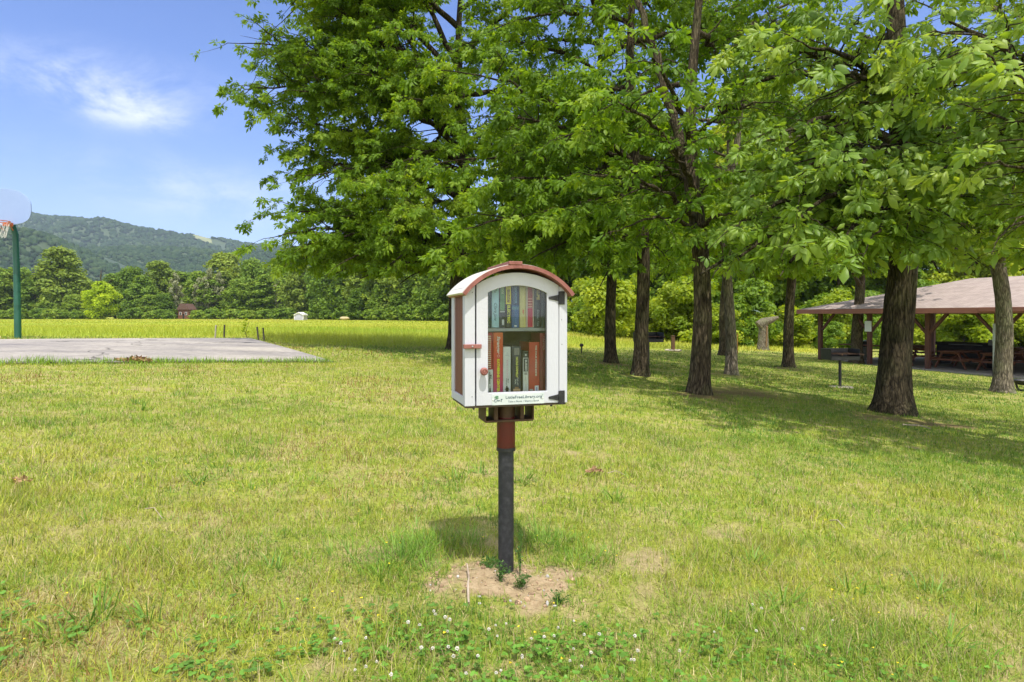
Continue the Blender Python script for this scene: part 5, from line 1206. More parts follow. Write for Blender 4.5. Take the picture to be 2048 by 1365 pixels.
for k in range(nN):
    for s in (1, -1):
        pts = []
        for j in range(7):
            t = j/6; a = 2*math.pi*(k+s*t*1.5)/nN; r = rR*(1-.42*t**.7); pts.append((rc[0]+r*math.cos(a), yb_-.36+r*math.sin(a), rc[2]-.012-.42*t))
        net.tube(pts, .0045, 4, False)
net.build('net', m_net, hp)

# ------------------------------------------------------------------ field stakes, sapling, shed, cabin
m_stake_d = mat('dark_stake', (.045, .04, .035), (.09, .08, .065), rough=.8, scale=12)
m_stake_g = mat('grey_stake', (.34, .31, .27), (.42, .39, .34), rough=.85, scale=12)
GS = 'stakes standing in the hay field behind the court'
for (pb, ptp, m, lab) in (((430, 672), (432, 651), m_stake_g, 'grey weathered wooden stake, leftmost of the four behind the court'), ((448, 672), (449, 650), m_stake_d, 'dark upright stake beside the grey weathered stake'), ((518, 678), (514, 654), m_stake_d, 'dark stake leaning left beyond the corner of the court'), ((529, 678), (526, 656), m_stake_d, 'dark straight stake, nearest to the court corner on the right')):
    D = G(pb[0], pb[1]+6)[1]+.6; b0 = P(pb[0], pb[1]+4, D); t0 = P(ptp[0], ptp[1], D); b0[2] = float(terr0(b0[0], b0[1]))-.1
    r = empty('field_stake', b0, 0, lab, 'stake', GS); d = t0-b0
    MB().bar((0, 0, 0), d*.97, .055, .03).build('stake', m, r, bevel=.004); MB().bar(d*.955, d*1.0, .06, .036).build('stake_cap', m, r, bevel=.004)
sg_ = G(470, 676); 
place('sapling', (clump_crown(170, .62, .13, .12, 9, 90, .075, 'bush', [m_wood_lime], .35), wood_trunk(171, .5, .012, [m_bark_mid], .02, 3)), (sg_[0], sg_[1]+.8, sg_[2]), 0, 1, 'small leafy sapling growing between the stakes behind the court', 'sapling', None)
m_shedwall = mat('shed_siding', (.42, .42, .50), (.48, .48, .56), rough=.6, scale=3, stretch=(14, 1, 1))
m_shedtrim = mat('shed_white_trim', (.78, .78, .78), rough=.5)
D = 150.0; sx = (597.5-CX)/F*D; sz = float(terr0(sx, D)); zt = ZC+(HY-640)/F*D
sz += .28
shed = empty('garden_shed', (sx, D, sz), 0, 'small white gabled shed on the far side of the hay field', 'shed'); k_ = D/F
zA, zE = (640-627)*k_, (640-631.2)*k_; b0 = zt-sz+.28; hwid = 9.2*k_
MB().prism_y([(-hwid, -.45), (hwid, -.45), (hwid, b0+zE), (0, b0+zA-.1), (-hwid, b0+zE)], 0, 3.0).build('wall', m_shedwall, shed)
rf = MB()
for s in (-1, 1): rf.add([(0, -.2, b0+zA), (s*(hwid+.1), -.2, b0+zE-.14), (s*(hwid+.1), 3.2, b0+zE-.14), (0, 3.2, b0+zA), (0, -.2, b0+zA-.14), (s*(hwid+.1), -.2, b0+zE-.28), (s*(hwid+.1), 3.2, b0+zE-.28), (0, 3.2, b0+zA-.14)], [(0, 1, 2, 3), (4, 7, 6, 5), (0, 4, 5, 1), (1, 5, 6, 2), (2, 6, 7, 3)])
rf.build('roof', m_shedtrim, shed)
MB().box(-hwid-.03, -hwid+.1, -.03, .02, 0, b0+zE-.1).box(hwid-.1, hwid+.03, -.03, .02, 0, b0+zE-.1).build('corner_trim', m_shedtrim, shed)
MB().box(-.16, .16, -.04, .02, b0+zE+.1, b0+zE+.42).build('vent', m_shedtrim, shed)
MB().box(-.6, .6, -.035, .02, b0, b0+zE-.25).build('door', m_shedwall, shed)
m_cab = mat('cabin_red_wall', (.13, .06, .04), (.17, .08, .05), rough=.8, scale=2); m_cabroof = mat('cabin_roof', (.10, .06, .05), (.14, .08, .06), rough=.8); m_dk = mat('dark_opening', (.015, .015, .014), rough=.6)
D = 197.0; sx = (367-CX)/F*D; sz = float(terr0(sx, D)); k_ = D/F
cabn = empty('cabin', (sx, D, sz), 0, 'red-brown cabin half hidden among the far trees across the field', 'cabin')
MB().box(-11*k_, 11*k_, 0, 4, 0, 19*k_).build('wall', m_cab, cabn)
MB().prism_y([(-13*k_, 19*k_), (13*k_, 19*k_), (5*k_, 31*k_), (-6*k_, 31*k_)], -.4, 4.4).build('roof', m_cabroof, cabn)
for a in (-6, 5): 
    wn = MB().box((a-2)*k_, (a+2)*k_, -.06, .03, 8*k_, 14*k_).build('window', m_shedtrim, cabn); MB().box((a-1.5)*k_, (a+1.5)*k_, -.09, -.061, 8.5*k_, 13.5*k_).build('pane', m_dk, wn)
MB().box(-1.6*k_, 1.6*k_, -.06, .03, .1, 11*k_).build('door', m_dk, cabn)
D = 128.0; sx = (689-CX)/F*D
moundm = mat('tan_mound', (.42, .33, .17), (.52, .42, .24), rough=.9, scale=3)
V = ICV*np.array((1.0, .6, .36))+np.array((0, 0, .1))+np.random.RandomState(3).normal(0, .04, ICV.shape)
tm = obj('straw_mound', np_mesh('straw_mound', V, [ICF], [moundm], True)); tm.location = (sx, D, float(terr0(sx, D))+.42); tag(tm, 'low pale tan mound at the edge of the field right of the shed', 'mound')
# ------------------------------------------------------------------ picnic shelter
m_shw = mat('red_brown_stained_wood', (.085, .038, .03), (.13, .058, .045), rough=.7, scale=5, stretch=(3, 3, .4), bump=.2, bscale=30)
m_fascia = mat('fascia_board', (.25, .105, .085), (.30, .13, .105), rough=.6, scale=3, stretch=(.4, .4, 3))
m_slab = mat('shelter_slab', (.24, .22, .20), (.32, .30, .27), rough=.9, scale=1.5, bump=.2, bscale=40)
def shinglemat():
    m = mat('roof_shingles', (.30, .24, .215), (.42, .345, .31), rough=.9, scale=2.2, bump=0, detail=8, mask=(.3, .7)); t = m.node_tree; b = t.nodes['Principled BSDF']
    br = N(t, 'ShaderNodeTexBrick'); br.inputs['Scale'].default_value = 3.2; br.inputs['Mortar Size'].default_value = .02; br.inputs['Color1'].default_value = (.8, .8, .8, 1); br.inputs['Color2'].default_value = (1, 1, 1, 1); br.inputs['Mortar'].default_value = (.55, .55, .55, 1)
    tc = N(t, 'ShaderNodeTexCoord'); t.links.new(tc.outputs['Object'], br.inputs['Vector'])
    mx = N(t, 'ShaderNodeMixRGB', blend_type='MULTIPLY'); mx.inputs[0].default_value = .8
    src = b.inputs['Base Color'].links[0].from_socket; t.links.new(src, mx.inputs[1]); t.links.new(br.outputs[0], mx.inputs[2]); t.links.new(mx.outputs[0], b.inputs['Base Color'])
    bp = N(t, 'ShaderNodeBump'); bp.inputs['Strength'].default_value = .4; bp.inputs['Distance'].default_value = .02; t.links.new(br.outputs[0], bp.inputs['Height']); t.links.new(bp.outputs[0], b.inputs['Normal'])
    return m
m_shingle = shinglemat()
O_ = np.array((15.3, 31.0)); ed = np.array((.41, -.912)); ed /= np.linalg.norm(ed); bd = np.array((-ed[1], ed[0]))
SZ = -1.17; SL, SW = 18.4, 8.8
RZ = math.atan2(ed[1], ed[0])
sh = empty('picnic_shelter', (O_[0], O_[1], SZ), RZ, 'open picnic shelter with a pinkish hipped shingle roof on red-brown posts', 'shelter')
def sl(x, y): p = O_+ed*x+bd*y; return np.array((p[0], p[1], SZ))
MB().box(-.45, SL+.45, -.45, SW+.45, -.7, 0).build('floor_slab', m_slab, sh, bevel=.02)
PH = 2.36
bays = [i*2.62 for i in range(8)]
for yy in (0, SW):
    for i, xx in enumerate(bays):
        if yy == SW and i not in (0, 2, 4, 6, 7) : continue
        po = MB().box(xx-.085, xx+.085, yy-.085, yy+.085, 0, PH).build('post', m_shw, sh, bevel=.008)
        b = MB()
        for s in (-1, 1):
            if 0 <= xx+s*.7 <= bays[-1]+.1: b.bar((xx+s*.08, yy, PH-.85), (xx+s*.78, yy, PH-.04), .11, .10, (0, 1, 0))
        b.build('brace', m_shw, po, bevel=.005)
be = MB()
for yy in (0, SW): be.box(-.1, bays[-1]+.1, yy-.07, yy+.07, PH+.001, PH+.22)
for xx in (0, bays[-1]): be.box(xx-.07, xx+.07, .071, SW-.071, PH+.001, PH+.22)
be.build('beam', m_shw, sh, bevel=.006)
ov = .75; x0, x1, y0, y1 = -ov, bays[-1]+ov, -ov, SW+ov; ze = PH+.16; run = (y1-y0)/2; zr = ze+1.42
rt = [(x0, y0, ze), (x1, y0, ze), (x1, y1, ze), (x0, y1, ze), (x0+run*1.0, (y0+y1)/2, zr), (x1-run, (y0+y1)/2, zr)]
rfm = MB().add(rt+[(a, b, c-.06) for a, b, c in rt], [(0, 1, 5, 4), (1, 2, 5), (2, 3, 4, 5), (3, 0, 4), (6, 10, 11, 7), (7, 11, 8), (8, 11, 10, 9), (9, 10, 6), (0, 6, 7, 1), (1, 7, 8, 2), (2, 8, 9, 3), (3, 9, 6, 0)])
rfm.build('roof', m_shingle, sh)
fa = MB(); fa.box(x0-.02, x1+.02, y0-.025, y0-.003, ze-.2, ze+.015).box(x0-.02, x1+.02, y1+.003, y1+.025, ze-.2, ze+.015).box(x0-.025, x0-.003, y0-.002, y1+.002, ze-.2, ze+.015).box(x1+.003, x1+.025, y0-.002, y1+.002, ze-.2, ze+.015)
fa.build('fascia', m_fascia, sh)
gut = MB().box(x0+8.4, x1+.03, y0-.11, y0-.03, ze-.14, ze+.02).build('gutter', m_fascia, sh, bevel=.01)
rfl = MB()
for k in range(18): xx = x0+run+.3+k*.62; rfl.bar((xx, y0+.05, ze-.1), (xx, (y0+y1)/2-.02, zr-.15), .04, .12)
rfl.build('rafters', m_shw, sh)
m_sign = mat('pale_notice', (.62, .66, .70), (.68, .71, .74), rough=.5)
nb_ = MB().box(bays[1]-.16, bays[1]+.16, -.125, -.09, PH-.86, PH-.38).build('notice_board', m_sign, sh, bevel=.004)
m_gp = mat('grey_downpipe', (.36, .39, .40), (.42, .45, .45), rough=.4)
MB().box(bays[3]-.10, bays[3]+.0, -.15, -.09, .02, 1.92).box(bays[3]-.12, bays[3]+.02, -.16, -.088, 1.25, 1.32).build('downpipe', m_gp, sh, bevel=.01)

def picnic_table(loc, rz, label, group, m=None):
    m = m or m_table
    t = empty('picnic_table', loc, rz, label, 'picnic table', group)
    tp = MB()
    for k in range(5): tp.box(-.92, .92, -.37+k*.149, -.37+k*.149+.138, .70, .74)
    tp.build('tabletop', m, t, bevel=.004)
    for s in (-1, 1):
        b = MB()
        for k in range(2): yy = s*(.62+k*.148)-.069; b.box(-.92, .92, yy, yy+.138, .41, .45)
        b.build('bench_seat', m, t, bevel=.004)
    for x in (-.66, .66):
        f = MB(); sg = 1 if x > 0 else -1
        f.bar((x, -.30, .70), (x, -.62, 0.0), .05, .10, (1, 0, 0)).bar((x, .30, .70), (x, .62, 0.0), .05, .10, (1, 0, 0)); f.box(x-.075, x-.028, -.76, .76, .33, .408); f.box(x-.075, x-.028, -.36, .36, .62, .698)
        f.build('leg_frame', m, t, bevel=.004)
    MB().bar((-.6, 0, .36), (-.05, 0, .68), .05, .09).bar((.6, 0, .36), (.05, 0, .68), .05, .09).build('brace', m, t)
    return t
m_table = mat('table_wood', (.13, .05, .032), (.19, .08, .05), rough=.7, scale=6, stretch=(.5, 4, 4), bump=.15)
m_table_dk = mat('dark_table_wood', (.05, .03, .022), (.09, .05, .035), rough=.7, scale=6, stretch=(.5, 4, 4), bump=.15)
GT = 'picnic tables under the shelter'
proto = None
spots = []
for i, xx in enumerate((3.4, 5.6, 7.25, 9.3, 11.6)): spots.append((xx, 1.55, 90))
for i, xx in enumerate((1.6, 4.6, 6.4, 8.4, 10.4, 12.4, 14.4)): spots.append((xx, 4.4, 90))
for i, xx in enumerate((2.9, 5.2, 7.2, 9.2, 11.2, 13.2, 15.2)): spots.append((xx, 7.0, 90))
FRONTLAB = {0: 'red-brown picnic table just right of the trunk before the shelter, beside the blue bag', 1: 'red-brown picnic table between the furrowed trunk and the shelter post', 2: 'red-brown picnic table directly right of the shelter post, end frame to the lawn', 3: 'red-brown picnic table just left of the grey downpipe', 4: 'red-brown picnic table behind the pale mottled trunk at the right'}
def copy_tree(o, parent=None):
    c = o.copy(); COL.objects.link(c); c.parent = parent
    for ch in o.children: copy_tree(ch, c)
    return c
for i, (x, y, a) in enumerate(spots):
    p = sl(x, y)
    lab = FRONTLAB.get(i, 'dark picnic table deeper under the shelter behind the front row')
    if proto is None: t = proto = picnic_table(p, RZ+math.radians(a), lab, GT)
    else: t = copy_tree(proto)
    t.location = p; t.rotation_euler = (0, 0, RZ+math.radians(a)); t['label'] = lab
# serving bench, bins, cabinets and the blue bag at the left end
p = sl(.75, 1.2); t = empty('plank_counter', p, RZ, 'long brown plank counter at the left end of the shelter', 'counter')
MB().box(-.45, 2.6, -.3, .3, .78, .83).build('counter_top', m_table, t, bevel=.006)
for x in (.1, 2.4): MB().box(x-.05, x+.05, -.06, .06, 0, .779).build('leg', m_table, t, bevel=.004)
m_barrel = mat('grey_green_barrel', (.16, .17, .14), (.22, .23, .19), rough=.6, scale=5); m_bagblk = mat('black_bin_bag', (.012, .012, .013), (.02, .02, .022), rough=.35, scale=20, bump=.6, bscale=14)
p = sl(.55, 2.4); t = empty('trash_barrel', p, 0, 'grey trash barrel lined with a black bag inside the left post of the shelter', 'trash barrel')
MB().lathe([(.27, 0), (.29, .02), (.29, .28), (.30, .30), (.29, .32), (.29, .58), (.30, .60), (.29, .62), (.29, .84), (.28, .84)], 24).build('barrel', m_barrel, t, True)
MB().lathe([(.31, .66), (.325, .74), (.315, .86), (.27, .93), (.12, .95), (.05, .94)], 22).build('bin_bag', m_bagblk, t, True)
MB().lathe([(.0, 1.0), (.06, .99), (.10, .96), (.08, .93)], 12, (.12, .05, 0)).build('bag_contents', m_sign, t, True)
m_ggrey = mat('grey_bin_plastic', (.14, .14, .145), (.18, .18, .18), rough=.5)
p = sl(2.3, 2.6); t = empty('storage_bin', p, RZ, 'grey storage bin standing on the plank counter side of the shelter', 'bin')
MB().prism_y([(-.30, 0), (.30, 0), (.36, .92), (-.36, .92)], -.3, .3).build('bin_body', m_ggrey, t, bevel=.02)
MB().box(-.39, .39, -.33, .33, .921, 1.0).build('lid', m_ggrey, t, bevel=.02)
m_dkcab = mat('black_cabinet', (.016, .013, .012), (.03, .025, .022), rough=.6, scale=4)
p = sl(3.7, 3.6); t = empty('smoker_cabinet', p, RZ, 'long black metal cooker with a flat lid behind the blue bag', 'cooker')
MB().box(-.1, 2.5, -.4, .4, .18, .86).build('firebox', m_dkcab, t, bevel=.02); MB().box(-.13, 2.53, -.43, .43, .863, 1.02).build('lid', m_dkcab, t, bevel=.03)
for x in (.05, 2.35): MB().box(x-.04, x+.04, -.36, .36, 0, .179).build('leg', m_dkcab, t)
MB().bar((.5, -.47, .93), (1.9, -.47, .93), .03, .03).build('handle', m_ggrey, t)
m_bluebag = mat('blue_bag_plastic', (.02, .13, .50), (.05, .22, .62), rough=.3, scale=9, bump=.8, bscale=10, spec=.6)
V = ICV*np.array((.36, .2, .24)); V = V*(1+.16*(np.random.RandomState(8).random(len(V))-.5))[:, None]; V[:, 2] = np.maximum(V[:, 2], -.17)
p = sl(3.35, 1.35); bb = obj('blue_bag', np_mesh('blue_bag', V, [ICF], [m_bluebag], True)); bb.location = (p[0], p[1], SZ+.745+.17); bb.rotation_euler = (0, 0, RZ); tag(bb, 'bright blue plastic bag lying on a picnic table under the shelter', 'bag')
p = sl(6.35, 3.0); t = empty('equipment_box', p, RZ, 'black box shape with a grey lid beside the middle post of the shelter', 'box')
MB().box(-.35, .35, -.3, .3, 0, .95).build('box_body', m_dkcab, t, bevel=.02); MB().box(-.33, -.08, -.25, .2, .951, 1.2).build('box_lid', m_ggrey, t, bevel=.02); MB().box(.02, .22, -.2, .2, .951, 1.22).build('box_top', m_dkcab, t, bevel=.02)

# ------------------------------------------------------------------ pedestal grills, posts, stump
def grill(g, rz, label, k=1.0):
    t = empty('pedestal_grill', g, rz, label, 'grill', 'pedestal grills on the mown grove'); t.scale = (k, k, k)
    MB().lathe([(.033, -.2), (.033, .66)], 14).build('pedestal', m_black, t, True)
    fb = MB(); W2, D2, z0, z1 = .34, .25, .66, .92
    fb.box(-W2, W2, -D2, D2, z0, z0+.012).box(-W2, W2, D2-.008, D2, z0+.012, z1).box(-W2, -W2+.008, -D2, D2-.009, z0+.012, z1).box(W2-.008, W2, -D2, D2-.009, z0+.012, z1)
    fb.box(-W2+.009, W2-.009, -D2, -D2+.008, z0+.012, z0+.09)
    fb.build('firebox', m_black, t, bevel=.002, seg=1)
    gr = MB()
    for i in range(13): gr.bar((-.31+i*.0517, -D2-.03, z0+.15), (-.31+i*.0517, D2-.02, z0+.15), .010, .010)
    gr.bar((-W2+.02, -D2-.03, z0+.15), (W2-.02, -D2-.03, z0+.15), .014, .014).bar((-W2+.02, 0, z0+.139), (W2-.02, 0, z0+.139), .014, .010)
    gr.bar((-.24, -D2-.03, z0+.15), (-.24, -D2-.2, z0+.15), .014, .014).bar((.24, -D2-.03, z0+.15), (.24, -D2-.2, z0+.15), .014, .014)
    gr.build('grate', m_rustg, t)
    for s in (-1, 1): MB().tube([(s*.24, -D2-.2, z0+.15), (s*.24, -D2-.32, z0+.15)], .016, 8).build('handle', m_rustg, t, True)
    return t
m_rustg = mat('rusty_grate', (.10, .055, .035), (.17, .10, .07), rough=.7, scale=20, metal=.4)
m_conc = mat('pale_concrete', (.42, .37, .27), (.50, .45, .34), rough=.9, scale=8, bump=.2)
g = G(1680, 775)
t = grill(g, math.radians(0), 'black pedestal grill with a rusty grate, standing before the shelter', 1.0)
MB().prism_z([(.30*math.cos(a), .22*math.sin(a)) for a in np.linspace(0, 2*math.pi, 13)[:-1]], -.08, .02).build('footing', m_conc, t, bevel=.006)
g = G(1301, 733); grill(np.array(g)+np.array((-.06, 0, 0)), math.radians(8), 'black pedestal grill mostly hidden behind the dark rough trunk', 1.0)
m_wpost = mat('brown_old_post', (.10, .055, .03), (.16, .09, .05), rough=.85, scale=10, stretch=(4, 4, .5), bump=.3)
g = G(1346, 703); t = empty('footed_post', g, .1, 'short brown post on a low round stone footing between two trunks', 'post')
k_ = g[1]/F; MB().box(-3.2*k_, 3.2*k_, -3.2*k_, 3.2*k_, .05, 30*k_).box(-3.8*k_, 3.8*k_, -3.8*k_, 3.8*k_, 30.02*k_, 31.4*k_).build('post', m_wpost, t, bevel=.01)
b = MB(); rr_ = np.random.RandomState(4)
for i in range(12):
    a = i*math.pi/6; r = 13*k_; c = np.array((r*math.cos(a), r*math.sin(a), .05)); s = rr_.uniform(.8, 1.1)*4.2*k_
    b.add([tuple(c+v*np.array((s, s, s*.45))) for v in ICV*(1+.2*(rr_.random(len(ICV))-.5))[:, None]], [tuple(f) for f in ICF])
b.lathe([(12*k_, -.1), (12*k_, .06)], 16).build('stone_footing', m_conc, t)
m_survey = mat('orange_survey_stake', (.42, .20, .05), (.5, .27, .08), rough=.7)
g = G(1475, 708); st = MB().box(-.02, .02, -.015, .015, -.1, 1.0).box(-.026, .026, -.02, .02, 1.0, 1.05).build('marker_stake', m_survey, None, bevel=.004); st.location = g; tag(st, 'thin orange-brown marker stake in the grass beside the slender trunk', 'stake')
g = G(1163, 706); st = MB().lathe([(.022, -.1), (.022, .2), (.06, .21), (.07, .27), (.04, .31)], 12).build('yard_hydrant', m_stake_d, None, True); st.location = g; tag(st, 'small dark pipe stub with a cap standing in the lawn right of the book box', 'pipe stub')
# broken snag at the edge of the wood
g = G(1526, 701); k_ = g[1]/F*1.1
rs = np.random.RandomState(9); t = empty('broken_snag', g, 0, 'broken dead trunk with torn brown wood and a slanting top at the wood edge', 'dead tree')
hz = np.linspace(-.2, 52*k_, 26); V, Q = trunk_mesh(np.stack([.02*hz, 0*hz, hz], 1), np.linspace(10, 7.5, 26)*k_, rs, 24, 1.5, .12, 5)
obj('trunk', np_mesh('trunk', V, [Q], [m_bark_pale], True), t)
m_torn = mat('torn_orange_wood', (.17, .095, .045), (.26, .165, .09), rough=.85, scale=8, stretch=(3, 3, .4), bump=.5)
MB().bar((2*k_, -8.2*k_, 6*k_), (4*k_, -7.2*k_, 44*k_), 5*k_, 2.4*k_, (1, 0, 0)).build('torn_wood', m_torn, t, bevel=.03)
MB().tube([(-8*k_, 0, 44*k_), (2*k_, 0, 51*k_), (14*k_, -1*k_, 55*k_), (27*k_, -2*k_, 60*k_)], [9*k_, 8.5*k_, 6*k_, 2.5*k_], 14)  .build('broken_top', m_bark_pale, t, True)
# kettle fire bowl / cart at the right end, half hidden by the pale trunk
g = G(2052, 783); t = empty('fire_bowl', g, 0, 'black round steel bowl on a wire stand beside the pale mottled trunk', 'fire bowl'); k_ = g[1]/F
MB().lathe([(.05, 12*k_), (14*k_, 13*k_), (20*k_, 17*k_), (22*k_, 21*k_), (22.6*k_, 22*k_), (21.4*k_, 22*k_), (19*k_, 18*k_), (.06, 15*k_)], 28).build('bowl', m_black, t, True)
st = MB()
for k in range(5):
    a = k*2*math.pi/5+.5; st.tube([(20*k_*math.cos(a), 20*k_*math.sin(a), 18*k_), (17*k_*math.cos(a), 17*k_*math.sin(a), 6*k_), (11*k_*math.cos(a), 11*k_*math.sin(a), 0)], .014, 6)
st.build('stand', m_black, t, True)
MB().lathe([(9*k_, -.02), (13*k_, 0), (13*k_, 2.5*k_), (9*k_, 3*k_)], 20).build('base_ring', m_black, t, True)

# ------------------------------------------------------------------ small things on the lawn
rs = np.random.RandomState(21)
m_dead = mat('dead_leaf', (.26, .15, .075), (.38, .24, .13), rough=.8, scale=30)
def leafpile(g, n, r, name, label, ls=1.0):
    V, F4 = [], []
    for i in range(n):
        a, d = rs.uniform(0, 6.28), r*math.sqrt(rs.random()); c = np.array((d*math.cos(a)*1.4, d*math.sin(a)*.6, ls*rs.uniform(.02, .03+.07*(1-d/r))))
        s = ls*rs.uniform(.03, .065); x = rs.normal(0, 1, 3); x[2] *= .5; x /= np.linalg.norm(x); y = np.cross(x, rs.normal(0, 1, 3)); y /= np.linalg.norm(y); n_ = np.cross(x, y)
        o = len(V); V += [c-x*s, c+y*s*.5+n_*s*.25, c+x*s*1.1, c-y*s*.5+n_*s*.25, c]; F4 += [(o, o+4, o+1), (o+1, o+4, o+2), (o+4, o+3, o+2), (o, o+3, o+4)]
    o = obj(name, np_mesh(name, V, [np.array(F4)], [m_dead])); o.location = (g[0], g[1], float(terr(g[0], g[1]))+.02); return tag(o, label, 'leaf pile')
leafpile(G(267, 727), 110, .2, 'leaf_pile', 'small pile of dry brown leaves at the near edge of the court')
leafpile(G(1188, 953), 26, .045, 'dead_leaf_clump', 'dry brown leaf clump lying in the sunlit lawn right of the post', .4)
leafpile(G(40, 975), 24, .05, 'dead_leaf_clump', 'rust coloured dead leaf clump in the lawn at the left edge', .35)
m_twig = mat('dry_twig', (.30, .23, .17), (.42, .35, .27), rough=.85, scale=30)
def twig(pts, r, label, ups=.008):
    ps = [G(*p) for p in pts]; c = ps[0]
    q = [(p[0]-c[0], p[1]-c[1], float(terr(p[0], p[1]))-float(terr(c[0], c[1]))+ups*(1+.8*(i % 2))) for i, p in enumerate(ps)]
    r0 = np.linspace(r, r*.5, len(q))
    o = MB().tube(q, r0, 7).build('twig', m_twig, None, True); o.location = (c[0], c[1], float(terr(c[0], c[1]))); tag(o, label, 'twig')
twig([(937, 1212), (936, 1190), (938, 1170), (934, 1152)], .005, 'curved grey twig lying on the bare soil left of the post', .02)
twig([(1660, 1052), (1675, 1060), (1690, 1068)], .0035, 'short pale twig in the sunlit lawn at the right', .03)
twig([(1805, 852), (1840, 856), (1862, 860)], .012, 'broken stick lying on the worn soil before the furrowed trunk', .02)
twig([(1215, 957), (1232, 959), (1250, 960)], .003, 'thin grey twig in the lawn right of the dead leaf clump', .03)
twig([(290, 1032), (308, 1040), (325, 1052)], .0025, 'thin straw coloured stem lying in the lawn on the left', .03)
# crumbs of soil and pebbles on the bare patch
n = 420; a = rs.uniform(0, 6.28, n); rr = np.sqrt(rs.random(n)); x = POST[0]+.02+rr*.36*np.cos(a); y = POST[1]-.09+rr*.20*np.sin(a); s = rs.gamma(1.6, .0016, n).clip(.0012, .011)
V = np.stack([x, y, terr(x, y)+s*.3], 1)[:, None]+ICV[None]*(s[:, None]*rs.uniform(.6, 1.3, (n, 3)))[:, None]*(1+.4*(rs.random((n, len(ICV)))-.5))[..., None]
cc = np.array((.36, .25, .16))*rs.uniform(.45, 1.35, (n, 1)); cc[:30] = np.array((.5, .48, .45))*rs.uniform(.7, 1.1, (30, 1)); cc = np.repeat(cc, len(ICV), 0)
tag(obj('soil_crumbs', np_mesh('soil_crumbs', V.reshape(-1, 3), [(ICF[None]+(np.arange(n)*len(ICV))[:, None, None]).reshape(-1, 3)], [attrmat('soil_crumb', 0, .95, .1)], False, {'col': ('FLOAT_COLOR', np.concatenate([cc, np.ones((len(cc), 1))], 1))})), kind='stuff')
# weeds at the foot of the post
m_weed = leafmat('leaves_weed', (.03, .09, .015), (.06, .15, .025), (.12, .22, .05), .35, .5, .3)
def weed(g, n, h, spread, ls, label, name='weed'):
    r = empty(name, (g[0], g[1], float(terr(g[0], g[1]))), rs.uniform(0, 6), label, 'weed')
    k = 9; A = np.zeros((k, 3)); an = rs.uniform(0, 6.28, k); C = np.stack([np.cos(an)*spread*rs.uniform(.3, 1, k), np.sin(an)*spread*rs.uniform(.3, 1, k), h*rs.uniform(.5, 1, k)], 1)
    B = bez(A, C, .2, 6, .03, rs); V, Q = tubes(B, np.full(k, .0016), np.full(k, .0007), 4)
    obj('stem', np_mesh('stem', V, [Q], [m_weed], True, {'tint': ('FLOAT', np.full(len(V), .8))}), r)
    i = rs.randint(0, k, n); j = rs.randint(1, 6, n); p = B[i, j]+rs.normal(0, .006, (n, 3)); p[:, 2] = np.maximum(p[:, 2], .004)
    d = rs.normal(0, 1, (n, 3)); d[:, 2] *= .3
    obj('leaves', leaves_mesh(p, d, ls*rs.uniform(.6, 1.3, n), np.clip(rs.normal(.5, .2, n), 0, 1), 1, [m_weed], rs, TPL3), r)
weed(G(1000, 1168), 70, .09, .03, .013, 'feathery green weed growing against the foot of the black post')
weed(G(1040, 1180), 80, .06, .05, .014, 'low clover-like weed on the bare soil right of the post')
weed(G(975, 1140), 50, .035, .05, .016, 'dark flat leafed weed behind the left side of the post foot')
weed(G(1040, 1160), 26, .20, .015, .014, 'tall thin stemmed seedling standing right of the post foot')
weed(G(1120, 1205), 60, .05, .05, .013, 'bright green weed on the edge of the bare soil at the right')
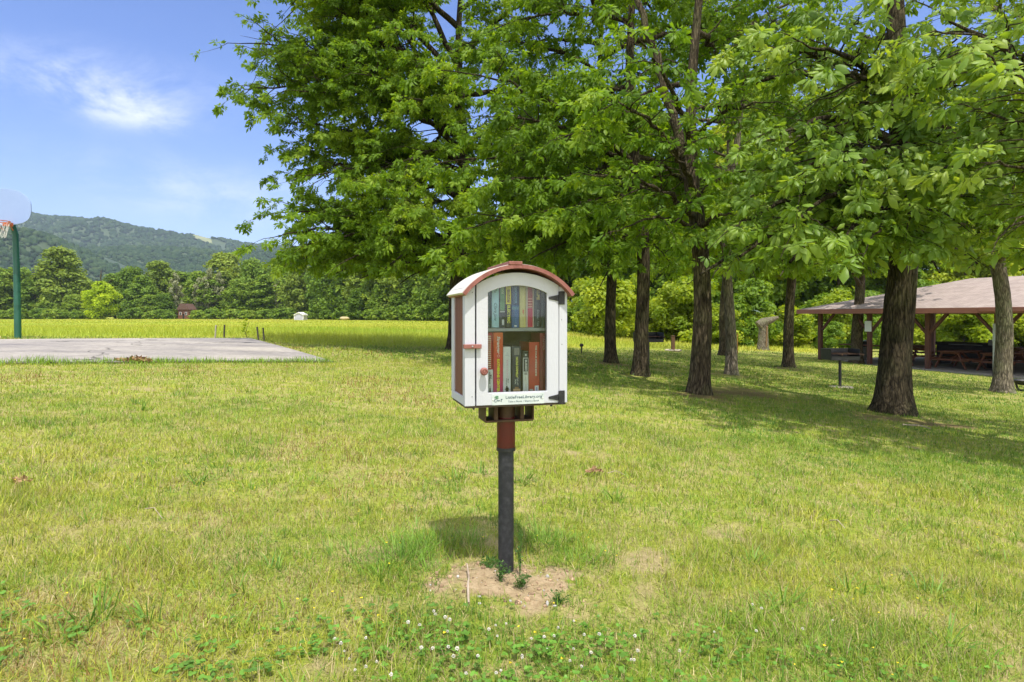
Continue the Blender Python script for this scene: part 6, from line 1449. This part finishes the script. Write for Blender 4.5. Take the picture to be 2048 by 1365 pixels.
# white clover flower heads
m_clov = mat('clover_white', (.62, .58, .50), (.72, .70, .64), rough=.7, scale=200)
cb = MB(); r0 = np.random.RandomState(2)
for i in range(46):
    v = r0.normal(0, 1, 3); v[2] = abs(v[2])*1.1-.25; v /= np.linalg.norm(v); a = np.cross(v, (0, 0, 1.)); a = a/np.linalg.norm(a)*.0016; e = np.cross(v, a); c = v*.0062
    cb.add([v*.003-a, v*.003+a, c*1.05+a*.6+e*.5, c*1.12, c*1.05-a*.6+e*.5], [(0, 1, 2, 3, 4)])
hd_o = cb.build('flower_head', m_clov, None); hd_me = hd_o.data; bpy.data.objects.remove(hd_o)
st_o = MB().tube([(0, 0, 0), (.003, .001, .03), (.001, .002, .06)], .0009, 5).build('stem', mat('clover_stem', (.12, .22, .05), rough=.6), None); st_me = st_o.data; bpy.data.objects.remove(st_o)
LC, GC = 'white clover flower head in the front of the lawn', 'white clover flowers in the front lawn'
cpx = [(663, 1288), (679, 1305), (687, 1307), (700, 1322), (733, 1279), (737, 1352), (782, 1358), (819, 1254), (844, 1258), (872, 1226), (872, 1240), (889, 1246), (898, 1252), (893, 1270), (875, 1300), (887, 1300), (921, 1308), (955, 1318), (900, 1330), (981, 1264), (993, 1267), (989, 1246), (1012, 1242), (1058, 1275), (1087, 1279), (1048, 1308), (1049, 1320), (1095, 1298), (1109, 1266), (1113, 1278), (1150, 1300), (1167, 1275), (1171, 1334), (1137, 1330), (1268, 1280), (1280, 1313), (1270, 1326), (1002, 1338), (997, 1348), (930, 1356), (1504, 1221), (1516, 1228), (1512, 1269), (1430, 1266), (1662, 1248), (1600, 1270), (1145, 1245), (1200, 1276), (1182, 1312), (845, 1305), (760, 1330), (715, 1345), (1360, 1312), (1268, 1328)]
for i, (px, py) in enumerate(cpx):
    g = G(px, py+18); z = float(terr(g[0], g[1]))
    r = empty('clover_flower', (g[0], g[1], z), rs.uniform(0, 6.28), LC, 'clover flower', GC); s = rs.uniform(.55, .95); r.scale = (s, s, s); r.rotation_euler = (rs.normal(0, .15), rs.normal(0, .15), rs.uniform(0, 6))
    h = obj('flower_head', hd_me, r); h.location = (.001, .002, .06); obj('stem', st_me, r)
# ------------------------------------------------------------------ air
hz_ = MB().box(-4500, 4500, -300, 3600, -6, 620)
mh = bpy.data.materials.new('haze_air'); mh.use_nodes = True; t = mh.node_tree; t.nodes.clear()
o_ = N(t, 'ShaderNodeOutputMaterial'); pv = N(t, 'ShaderNodeVolumePrincipled'); pv.inputs['Color'].default_value = (.62, .76, .95, 1); pv.inputs['Density'].default_value = .00012; pv.inputs['Anisotropy'].default_value = .0
t.links.new(pv.outputs[0], o_.inputs['Volume'])
tag(hz_.build('haze', mh, None), kind='stuff')
